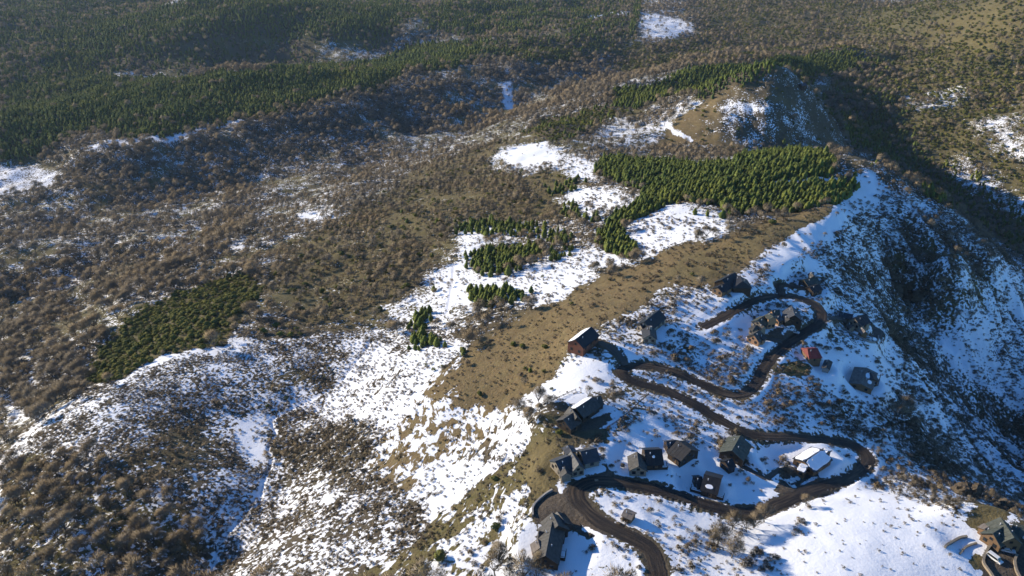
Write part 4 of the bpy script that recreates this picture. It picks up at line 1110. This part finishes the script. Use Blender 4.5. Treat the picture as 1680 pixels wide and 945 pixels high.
def rock(px, py, sx, sy, sz, label, seed, mat='rock'):
    p = at(px, py); rr = random.Random(seed)
    bm = bmesh.new(); bmesh.ops.create_icosphere(bm, subdivisions=4, radius=1)
    for vv in bm.verts:
        d = vv.co.normalized()
        nz = float(fbm(np.array(d.x * 1.7 + seed), np.array(d.y * 1.7 + d.z * 2.3), seed, 4))
        vv.co = Vector((d.x * sx, d.y * sy, d.z * sz)) * (.85 + .7 * nz + .25 * abs(float(fbm(np.array(d.x * 5 + seed), np.array(d.y * 5 + d.z * 6), seed + 9, 3))))
    me = bpy.data.meshes.new('rock'); bm.to_mesh(me); bm.free(); me.materials.append(M[mat])
    o = obj('rock_outcrop', me, label=label, cat='rock', loc=p - Vector((0, 0, sz * .25))); o.rotation_euler = (0, 0, rr.uniform(0, 6))
rock(1584, 812, 5, 6, 6, 'tall brown rock outcrop on the edge above the gully', 3)
rock(1594, 806, 4, 4, 6, 'darker rock pillar just right of the tall brown outcrop', 5)
rock(1652, 838, 6, 4, 4, 'brown rock knob above the corner house', 8)
rock(1500, 705, 3, 4, 4, 'dark crag on the slope right of the road bend', 12)
rock(1452, 430, 5, 4, 4, 'dark crag at the head of the gully', 15)
rock(1427, 768, 1.3, 1.0, .9, 'pale boulder at the outer edge of the sharp road bend', 21, 'stone')
rock(978, 788, .9, .8, .6, 'small pale boulder at the yard entrance by the road', 22, 'stone')

# ------------------------------------------------------------------ plants: prototypes
def sliver(mb, a, b, w, rr):
    a = Vector(a); b = Vector(b); d = b - a
    s = d.cross(Vector((rr.uniform(-1, 1), rr.uniform(-1, 1), rr.uniform(-1, 1))))
    if s.length < 1e-5: s = d.orthogonal()
    s = s.normalized() * w / 2
    mb.add([a - s, a + s, b], [(0, 1, 2)])
def bare_tree_meshes(seed, nt, wt, limbs=9, H=8.0, CR=3.6):
    rr = random.Random(seed)
    tr = MB(); fo = rr.uniform(.16, .28) * H
    lean = Vector((rr.uniform(-.5, .5), rr.uniform(-.5, .5), 0))
    top = lean + Vector((0, 0, fo))
    tr.tube((0, 0, -.6), top, .24, .17, 6)
    ends = []
    for k in range(limbs):
        t = 2 * math.pi * (k + rr.random() * .7) / limbs; el = rr.uniform(.45, 1.25)
        d = Vector((math.cos(t) * math.cos(el), math.sin(t) * math.cos(el), math.sin(el)))
        ln = rr.uniform(.5, .72) * (CR * math.cos(el) + (H - fo) * math.sin(el))
        m_ = top + d * ln * .55 + Vector((0, 0, .2)); e = top + d * ln + Vector((rr.uniform(-.4, .4), rr.uniform(-.4, .4), .5))
        tr.tube(top, m_, .12, .08, 4); tr.tube(m_, e, .08, .035, 4); ends.append(e); ends.append(m_.lerp(e, .5))
    cr = MB()
    lobes = []
    for k in range(5):
        t = rr.uniform(0, 6.28); q = rr.uniform(.3, .6) * CR
        lobes.append((Vector((math.cos(t) * q, math.sin(t) * q, rr.uniform(.50, .72) * H)) + lean, rr.uniform(.42, .58) * CR))
    lobes.append((Vector((0, 0, .70 * H)) + lean, .66 * CR))
    lobes.append((Vector((0, 0, .66 * H)) + lean, .70 * CR))
    for k in range(nt):
        c, r_ = rr.choice(lobes)
        d = Vector((rr.gauss(0, 1), rr.gauss(0, 1), rr.gauss(.35, 1))).normalized()
        if d.z < -.35: d.z *= -.6
        a = c + d * r_ * rr.uniform(.5, .95) + Vector((rr.uniform(-.3, .3), rr.uniform(-.3, .3), rr.uniform(-.2, .2))); b = a + (d + Vector((rr.gauss(0, .35), rr.gauss(0, .35), rr.gauss(.2, .3)))) * r_ * rr.uniform(.2, .5) + Vector((rr.uniform(-.3, .3), rr.uniform(-.3, .3), rr.uniform(0, .5)))
        sliver(cr, a, b, wt * rr.uniform(.7, 1.4), rr)
    cr.lobes = [(tuple(lean + Vector((0, 0, .5 * H))), CR)] + [(tuple(c - Vector((0, 0, .2))), r_) for c, r_ in lobes]
    orient(cr, cr.lobes)
    return tr, cr
def shrub_mesh(seed, nt, wt, Rr=.8, H=.9):
    rr = random.Random(seed); mb = MB()
    for k in range(6): mb.tube((0, 0, -.15), (rr.uniform(-.5, .5) * Rr, rr.uniform(-.5, .5) * Rr, H * .6), .025, .012, 3)
    lobes = [(Vector((math.cos(t) * q, math.sin(t) * q, rr.uniform(.25, .5) * H)), rr.uniform(.35, .55) * Rr) for t, q in ((rr.uniform(0, 6.28), rr.uniform(.3, .65) * Rr) for _ in range(5))]
    lobes.append((Vector((0, 0, .45 * H)), .55 * Rr))
    for k in range(nt):
        c, r_ = rr.choice(lobes)
        d = Vector((rr.gauss(0, 1), rr.gauss(0, 1), rr.gauss(.5, .9))).normalized()
        if d.z < -.2: d.z *= -.8
        p = c + d * r_ * rr.uniform(.6, 1.08)
        t = (d * .9 + Vector((rr.gauss(0, .6), rr.gauss(0, .6), rr.gauss(.35, .5)))).normalized() * rr.uniform(.16, .36) * Rr
        sliver(mb, p - t * .5, p + t * .6, wt * rr.uniform(.7, 1.4), rr)
    mb.lobes = [((0, 0, .1), Rr)] + [(tuple(c), r_) for c, r_ in lobes]
    orient(mb, mb.lobes)
    return mb
def pine_meshes(seed, tiers, H=10.0, CR=2.3, dense=1.0):
    rr = random.Random(seed); H *= rr.uniform(.68, 1.05); CR *= rr.uniform(.95, 1.45)
    tr = MB(); tr.tube((0, 0, -.6), (0, 0, H * .93), .17, .03, 5)
    cr = MB(); base = H * .10
    for i in range(tiers):
        f = i / (tiers - 1); z = base + (H - base) * f ** .92
        rad = CR * (1 - f ** rr.uniform(1.3, 1.9)) ** .8 * rr.uniform(.85, 1.1) + .14
        if f < .12: rad *= .8
        nb = max(4, int((11 - 5 * f) * dense)); off = rr.random() * 6
        for k in range(nb):
            t = off + 2 * math.pi * (k + rr.uniform(-.3, .3)) / nb; L = rad * rr.uniform(.75, 1.18)
            d = Vector((math.cos(t), math.sin(t), 0)); s = Vector((-d.y, d.x, 0)) * (.30 + .24 * rad) * rr.uniform(.7, 1.2)
            up = rr.uniform(.0, .55) * (H / tiers)
            p0 = Vector((0, 0, z)) + d * .05; p1 = Vector((0, 0, z + up * .6)) + d * L * .55; p2 = Vector((0, 0, z + up - .1 * L)) + d * L
            sag = Vector((0, 0, -.22 * L))
            cr.add([p0, p1 - s + sag * .6, p2, p1 + s + sag * .6, p1 + Vector((0, 0, .16 * L))], [(0, 1, 4), (1, 2, 4), (2, 3, 4), (3, 0, 4)])
    cr.add([(.16, 0, H * .93), (-.1, .14, H * .93), (-.1, -.14, H * .93), (0, 0, H * 1.03)], [(0, 1, 3), (1, 2, 3), (2, 0, 3)])
    cr.lobes = [((0, 0, H * f - .55), 1.0) for f in (.12, .22, .32, .42, .52, .62, .72, .82, .92)]
    orient(cr, cr.lobes)
    return tr, cr
def bush_mesh(seed, nt, Rr=1.9, H=2.6):
    rr = random.Random(seed); mb = MB()
    lobes = [(Vector((rr.uniform(-.5, .5) * Rr, rr.uniform(-.5, .5) * Rr, rr.uniform(.35, .65) * H)), rr.uniform(.45, .7)) for _ in range(6)] + [(Vector((0, 0, H * .5)), .75)]
    for k in range(nt):
        c, q = rr.choice(lobes)
        d = Vector((rr.gauss(0, 1), rr.gauss(0, 1), rr.gauss(.3, 1))).normalized()
        p = c + Vector((d.x * Rr * q, d.y * Rr * q, d.z * H * .5 * q)) * rr.uniform(.75, 1.08)
        if p.z < .05: p.z = .05
        t1 = d.orthogonal().normalized(); t2 = d.cross(t1); a = rr.uniform(0, 6.28); w = rr.uniform(.22, .42)
        e1 = (t1 * math.cos(a) + t2 * math.sin(a) + d * rr.uniform(-.4, .6)) * w; e2 = (t2 * math.cos(a) - t1 * math.sin(a) + d * rr.uniform(-.4, .6)) * w
        mb.add([p - e1, p + e2 * .8, p + e1 * 1.1], [(0, 1, 2)])
    mb.lobes = [(tuple(c), q) for c, q in lobes]
    orient(mb, mb.lobes)
    return mb
def puff(me, lobes, mat_slot=None):
    """leaf and twig faces take the rounded normals of the clump they belong to"""
    nv = len(me.vertices)
    co = np.empty(nv * 3); me.vertices.foreach_get('co', co); co = co.reshape(-1, 3)
    best = np.full(nv, 1e9); nr = np.zeros((nv, 3))
    for c, r_ in lobes:
        d = co - np.array(c); l = np.linalg.norm(d, axis=1) + 1e-6
        q = l / r_; m = q < best
        best[m] = q[m]; nr[m] = (d / l[:, None])[m]
    me.polygons.foreach_set('use_smooth', [True] * len(me.polygons))
    me.normals_split_custom_set_from_vertices([tuple(v) for v in nr])
    return me
def orient(mb, center):
    """turn every face outwards from the nearest clump centre"""
    cs = [Vector(c) for c, r_ in center]; out = []
    for f in mb.f:
        a, b, c = (Vector(mb.v[i]) for i in f[:3])
        m = (a + b + c) / 3
        ctr = min(cs, key=lambda q: (q - m).length)
        out.append(f if (b - a).cross(c - a).dot(m - ctr) > 0 else tuple(reversed(f)))
    mb.f = out
    return mb
def join_mb(name, parts):
    out = MB(); idx = []
    for k, (mb, mat) in enumerate(parts):
        out.add(mb.v, mb.f); idx += [k] * len(mb.f)
    return puff(out.mesh(name, *[p[1] for p in parts], midx=idx), parts[-1][0].lobes)

NEAR = {'bare_tree': [], 'pine_tree': [], 'shrub': [], 'green_bush': []}
for k in range(5):
    t, c = bare_tree_meshes(100 + k, 2600, .055, 11)
    NEAR['bare_tree'].append((t.mesh('trunk', 'bark'), puff(c.mesh('crown', 'twig'), c.lobes)))
    t, c = pine_meshes(200 + k, 17, 10, 2.5, 1.25)
    NEAR['pine_tree'].append((t.mesh('trunk', 'trunk'), puff(c.mesh('crown', 'needle'), c.lobes)))
    b = bush_mesh(300 + k, 900); st = MB(); st.tube((0, 0, -.4), (0, 0, 1.4), .1, .05, 5)
    NEAR['green_bush'].append((st.mesh('stem', 'bark'), puff(b.mesh('crown', 'leaf'), b.lobes)))
    b = shrub_mesh(400 + k, 520, .05); NEAR['shrub'].append((None, puff(b.mesh('shrub', 'shrub'), b.lobes)))
def proto_coll(name, meshes):
    c = bpy.data.collections.new(name)
    for k, me in enumerate(meshes):
        o = bpy.data.objects.new('%s_form_%02d' % (name, k), me); c.objects.link(o)
    return c
PC = {}
PC['bare_tree'] = proto_coll('bare_tree', [join_mb('bare_tree', [(t, 'bark'), (c, 'twig')]) for t, c in (bare_tree_meshes(500 + k, 800, .115, 5) for k in range(6))])
PC['pine_tree'] = proto_coll('pine_tree', [join_mb('pine_tree', [(t, 'trunk'), (c, 'needle')]) for t, c in (pine_meshes(600 + k, 11, 10, 2.5) for k in range(6))])
PC['shrub'] = proto_coll('shrub', [puff(b.mesh('shrub', 'shrub'), b.lobes) for b in (shrub_mesh(700 + k, 130, .10) for k in range(6))])
PC['green_bush'] = proto_coll('green_bush', [puff(b.mesh('green_bush', 'leaf'), b.lobes) for b in (bush_mesh(800 + k, 260, 2.0, 2.7) for k in range(5))])

# ------------------------------------------------------------------ plants: where they stand
HOR = np.maximum.accumulate((Z - CAMZ) / RG, axis=0)
def scatter(field, spacing, rmin, rmax, seed, thin=1.0):
    rg = np.random.default_rng(seed)
    nx = int(2 * rmax * .82 / spacing); ny = int(rmax / spacing)
    gx, gy = np.meshgrid((np.arange(nx) - nx / 2) * spacing, np.arange(ny) * spacing + 40)
    x = (gx + rg.uniform(-.48, .48, gx.shape) * spacing).ravel(); y = (gy + rg.uniform(-.48, .48, gy.shape) * spacing).ravel()
    r = np.hypot(x, y); az = np.arctan2(x, y)
    k = (r > rmin) & (r < rmax) & (np.abs(az) < R(50)); x, y, r, az = x[k], y[k], r[k], az[k]
    z = grid_lookup(Z, az, np.log(r))
    px, py, dep = project(x, y, z)
    k = (px > -90) & (px < 1770) & (py > -70) & (py < 1060)
    x, y, z, r, az, px, py, dep = (q[k] for q in (x, y, z, r, az, px, py, dep))
    dens = grid_lookup(F[field], az, np.log(r)) * thin
    k = rg.random(len(x)) < dens
    x, y, z, r, az, px, py, dep = (q[k] for q in (x, y, z, r, az, px, py, dep))
    hd = np.min(np.hypot(x[:, None] - HOUSE_XY[None, :, 0], y[:, None] - HOUSE_XY[None, :, 1]) - HOUSE_R[None] * (.72), axis=1) if len(x) else x
    k = hd > 0
    x, y, z, r, az, px, py, dep = (q[k] for q in (x, y, z, r, az, px, py, dep))
    hor = grid_lookup(HOR, az, np.log(r))
    vis = (z + 4 - CAMZ) / r >= hor
    return dict(x=x, y=y, z=z, r=r, px=px, py=py, dep=dep, vis=vis)
def cat_pts(*ds): return {k: np.concatenate([d[k] for d in ds]) for k in ds[0]}

def sizes(p, kind, rg):
    nn_ = len(p['x'])
    if kind == 'bare_tree':
        s = (.36 + 1.0 * rg.random(nn_) ** 1.9) * (1.08 + .25 * smooth(700, 1500, p['r']))
        s *= 1 - .25 * ((p['px'] > 420) & (p['py'] < 560) & (p['py'] > 220))
        s *= 1 - .17 * ((p['px'] < 420) & (p['py'] > 700))
        s[-NTH:] = .20 + .32 * rg.random(NTH) ** 1.5
        return np.stack([s, s, s * rg.uniform(.8, 1.1, nn_)], 1)
    if kind == 'pine_tree':
        s = rg.uniform(.38, .80, nn_) * (1.0 + .55 * smooth(800, 1500, p['r']))
        return np.stack([s, s, s * rg.uniform(.88, 1.15, nn_)], 1)
    if kind == 'shrub':
        s = .45 + rg.gamma(2.2, .26, nn_); s = np.where(p['px'] > 960, s * rg.uniform(.8, 1.75, nn_), s); s = np.minimum(s, 3.0)
        s = np.where((p['px'] > 1180) & (p['py'] > 800) & (p['py'] < 960), s * .62, s)
        lf = (p['px'] < 760) & (p['py'] > 540)
        s = np.where(lf, .62 + .6 * (s - .45) + .15, s)
        return np.stack([s, s, s * rg.uniform(.7, 1.1, nn_)], 1)
    s = rg.uniform(.65, 1.35, nn_) * (1.0 + .6 * smooth(700, 1500, p['r']))
    return np.stack([s, s, s * rg.uniform(.8, 1.15, nn_)], 1)
rgs = np.random.default_rng(99)
PTS = {}
PTS['bare_tree'] = cat_pts(scatter('wood', 4.8, 90, 760, 1), scatter('wood', 6.2, 760, 1500, 2), scatter('wood', 9.5, 1500, 3400, 3), scatter('thick', 2.3, 90, 760, 12))
NTH = int((scatter('thick', 2.3, 90, 760, 12)['x']).size)
PTS['pine_tree'] = cat_pts(scatter('pine', 2.8, 90, 760, 4), scatter('pine', 4.7, 760, 1500, 5), scatter('pine', 6.3, 1500, 3400, 6))
PTS['shrub'] = scatter('heath', 1.5, 90, 700, 7)
PTS['green_bush'] = cat_pts(scatter('bush', 4.1, 90, 760, 8), scatter('bush', 5.5, 760, 1600, 9), scatter('bush', 9, 1600, 2600, 10))

# single plants read off the photo: pixel of the foot, size
def singles(lst):
    o = dict(x=[], y=[], z=[], r=[], px=[], py=[], dep=[], vis=[])
    for px, py in lst:
        p = at(px, py); o['x'].append(p.x); o['y'].append(p.y); o['z'].append(p.z); o['r'].append(math.hypot(p.x, p.y))
        a_, b_, d_ = project(p.x, p.y, p.z); o['px'].append(a_); o['py'].append(b_); o['dep'].append(d_); o['vis'].append(True)
    return {k: np.array(v) for k, v in o.items()}
ONE_TREES = [((1186,735),.62),((1196,742),.6),((1180,722),.5),((1208,712),.55),((1222,760),.5),((1228,790),.45),((1215,775),.4),((1285,758),.62),((1288,772),.58),((1323,525),.65),
 ((1330,460),.7),((1310,450),.6),((1345,470),.5),((1240,905),.62),((1225,925),.6),((1255,930),.55),((1270,915),.5),((1312,855),.5),((1308,872),.5),((1240,460),.4),((1262,474),.4),
 ((1440,800),.55),((1455,790),.6),((1475,785),.62),((1500,790),.65),((1520,795),.6),((1540,800),.6),((1500,815),.5),((1530,825),.5),((1560,830),.45),((1095,610),.35),((1085,580),.4),
 ((1098,575),.4),((1215,600),.4),((1330,335),.62),((1335,345),.55),((1322,342),.5),((1340,330),.6),((965,620),.35),((1022,855),.4),((280,905),.95),((300,890),1.0),((265,890),.9)]
ONE_PINES = [((1140,352),.7),((1185,358),.85),((1160,355),.55),((1225,352),.7),((868,402),.6),((926,405),.7),((1038,420),.7),((690,560),.9),((698,565),.85),((680,562),.8),((708,566),.7),((684,525),.9),((692,520),.7),
 ((712,478),.6),((660,350),.6),((668,365),.6),((714,335),.45),((1438,268),.5),((1430,272),.4),((760,585),.5),((870,610),.35)]
ONE_BUSH = [((905,640),.55),((862,607),.7),((893,610),.6),((712,608),.7),((725,603),.6),((938,500),.7),((700,600),.6),((920,598),.5),((805,500),.5),((870,680),.5),((532,620),.5),((540,605),.5),((470,655),.7),((440,668),.7),((1000,460),.6),((890,455),.6),((880,470),.5)]
BIG_SHRUBS = [((a[0] + dx, a[1] + dy), b * f) for a, b in ONE_TREES if a[0] > 420 and b < .7 for dx, dy, f in ((0, 0, 4.4), (7, 4, 3.2), (-6, 5, 3.0))]
ONE_TREES = [(a, b) for a, b in ONE_TREES if a[0] <= 420 or b >= .7 or (1180 < a[0] < 1290 and 700 < a[1] < 780)]
for kind, lst in (('bare_tree', ONE_TREES), ('pine_tree', ONE_PINES), ('green_bush', ONE_BUSH)):
    p = PTS[kind]; s = sizes(p, kind, rgs)
    q = singles([a for a, b in lst]); sq = np.array([[b, b, b] for a, b in lst]) * (.75 if kind == 'bare_tree' else 1)
    PTS[kind] = cat_pts(p, q); PTS[kind]['s'] = np.vstack([s, sq])
p = PTS['shrub']; s = sizes(p, 'shrub', rgs)
PTS['shrub'] = cat_pts(p, singles([a for a, b in BIG_SHRUBS])); PTS['shrub']['s'] = np.vstack([s, np.array([[b, b, b * .95] for a, b in BIG_SHRUBS])])

def zone_label(kind, px, py):
    if kind == 'bare_tree':
        if px < 420 and py > 690: return 'bare grey brown tree crowded into the lower left wood', 'trees of the lower left wood'
        if px > 1360 and py > 280: return ('bare dark tree on the shaded snowy side of the gully', 'trees of the shaded gully') if py < 700 else ('bare brown tree on the scrubby edge right of the road bend', 'trees on the right hand edge')
        if px > 880 and py > 430: return 'bare brown tree among the houses of the ridge', 'trees among the houses'
        if px > 420 and py > 540: return 'low bare tree in the brown thicket on the left snowy slope', 'thicket on the left slope'
        return 'bare brown tree of the valley wood left of the ridge', 'trees of the left valley wood'
    if kind == 'pine_tree':
        if px > 960: return 'dark green pine of the plantation above the brown meadow', 'pines of the ridge plantation'
        return 'dark green pine of the small stands on the central snow', 'pines of the central stands'
    if kind == 'green_bush':
        if px < 470: return 'olive green bush of the thick patch on the left shoulder', 'green bushes of the left shoulder'
        return 'single round green bush on the open central slope', 'scattered green bushes'
    if px < 880: return 'small grey brown heath shrub on the left snowy slope', 'heath shrubs of the left slope'
    if px > 1180 and py > 800: return 'small dark shrub on the smooth snow at the lower right', 'shrubs on the lower right snow'
    return 'small brown shrub on the snow around the houses', 'shrubs around the houses'
CATS = {'bare_tree': 'tree', 'pine_tree': 'pine', 'shrub': 'shrub', 'green_bush': 'bush'}
HT = {'bare_tree': 7, 'pine_tree': 9, 'shrub': 1.0, 'green_bush': 2.8}
def stuff_object(name, kind, p, label):
    nv = len(p['x'])
    me = bpy.data.meshes.new(name); me.vertices.add(nv)
    me.vertices.foreach_set('co', np.stack([p['x'], p['y'], p['z'] - .05], 1).astype(np.float32).ravel())
    rg = np.random.default_rng(nv)
    a = me.attributes.new('size', 'FLOAT_VECTOR', 'POINT'); a.data.foreach_set('vector', p['s'].astype(np.float32).ravel())
    a = me.attributes.new('turn', 'FLOAT_VECTOR', 'POINT')
    t = np.stack([rg.normal(0, .05, nv), rg.normal(0, .05, nv), rg.uniform(0, 6.283, nv)], 1); a.data.foreach_set('vector', t.astype(np.float32).ravel())
    a = me.attributes.new('form', 'INT', 'POINT'); a.data.foreach_set('value', rg.integers(0, len(PC[kind].objects), nv).astype(np.int32))
    me.update()
    o = obj(name, me, kind='stuff', label=label, cat=CATS[kind] + 's' if False else CATS[kind])
    g = bpy.data.node_groups.new(name, 'GeometryNodeTree')
    g.interface.new_socket('Geometry', in_out='INPUT', socket_type='NodeSocketGeometry'); g.interface.new_socket('Geometry', in_out='OUTPUT', socket_type='NodeSocketGeometry')
    gi = g.nodes.new('NodeGroupInput'); go = g.nodes.new('NodeGroupOutput')
    ip = g.nodes.new('GeometryNodeInstanceOnPoints'); ci = g.nodes.new('GeometryNodeCollectionInfo')
    ci.inputs['Collection'].default_value = PC[kind]; ci.inputs['Separate Children'].default_value = True; ci.inputs['Reset Children'].default_value = True
    def na(nm, ty):
        q = g.nodes.new('GeometryNodeInputNamedAttribute'); q.data_type = ty; q.inputs['Name'].default_value = nm; return q.outputs[0]
    e2r = g.nodes.new('FunctionNodeEulerToRotation')
    g.links.new(na('turn', 'FLOAT_VECTOR'), e2r.inputs[0])
    g.links.new(gi.outputs[0], ip.inputs['Points']); g.links.new(ci.outputs[0], ip.inputs['Instance'])
    ip.inputs['Pick Instance'].default_value = True
    g.links.new(na('form', 'INT'), ip.inputs['Instance Index']); g.links.new(e2r.outputs[0], ip.inputs['Rotation']); g.links.new(na('size', 'FLOAT_VECTOR'), ip.inputs['Scale'])
    g.links.new(ip.outputs[0], go.inputs[0])
    md = o.modifiers.new('scatter', 'NODES'); md.node_group = g
    return o
STUFF = {'bare_tree': ('bare_wood', 'mass of bare brown woodland filling the valleys and far slopes'), 'pine_tree': ('pine_forest', 'mass of dark green pine forest on the far shelves and plantations'),
         'shrub': ('heath', 'countless low heath shrubs over the snowy slopes'), 'green_bush': ('green_scrub', 'mass of olive green scrub on the far lit slopes')}
for kind, p in PTS.items():
    app = p['s'][:, 2] / p['dep'] * (p['vis'] & (p['px'] > 12) & (p['px'] < 1668) & (p['py'] > 15) & (p['py'] < 938))
    order = np.argsort(-app); pick = order[:300]
    pick = pick[app[pick] > 0]
    rest = np.setdiff1d(np.arange(len(app)), pick)
    rr = random.Random(kind)
    for k in pick:
        a, b = NEAR[kind][rr.randrange(5)]
        lb, gp = zone_label(kind, p['px'][k], p['py'][k])
        loc = (p['x'][k], p['y'][k], p['z'][k] - .05)
        if kind == 'shrub':
            o = obj('shrub', b, label=lb, cat='shrub', group=gp, loc=loc)
        else:
            o = empty(kind, loc, label=lb, cat=CATS[kind], group=gp)
            obj('trunk' if kind != 'green_bush' else 'stem', a, o); obj('crown', b, o)
        o.rotation_euler = (rr.gauss(0, .04), rr.gauss(0, .04), rr.uniform(0, 6.28)); o.scale = tuple(float(v) for v in p['s'][k])
    nm, lb = STUFF[kind]
    stuff_object(nm, kind, {q: v[rest] for q, v in p.items()}, lb)
    print('PLANTS', kind, len(app), len(pick))

# row of tall trees beside the far snow field is part of the forest above; the air between
def haze(density, top):
    me = bpy.data.meshes.new('haze'); mb = MB()
    mb.box(-5200, 5200, -500, 5400, float(Z.min()) - 1.5, top)
    me = bpy.data.meshes.new('haze'); me.from_pydata(mb.v, [], mb.f)
    m = bpy.data.materials.new('haze'); m.use_nodes = True
    nt = m.node_tree; nt.nodes.remove(nt.nodes['Principled BSDF'])
    v = nt.nodes.new('ShaderNodeVolumePrincipled'); v.inputs['Density'].default_value = density
    v.inputs['Color'].default_value = (.62, .80, 1.0, 1); v.inputs['Anisotropy'].default_value = .2
    nt.links.new(v.outputs[0], nt.nodes['Material Output'].inputs['Volume'])
    me.materials.append(m)
    obj('haze', me, kind='stuff', label='thin blue haze hanging over the valleys')
haze(0.000026, max(CAMZ, float(Z.max()) + 15) + 12)
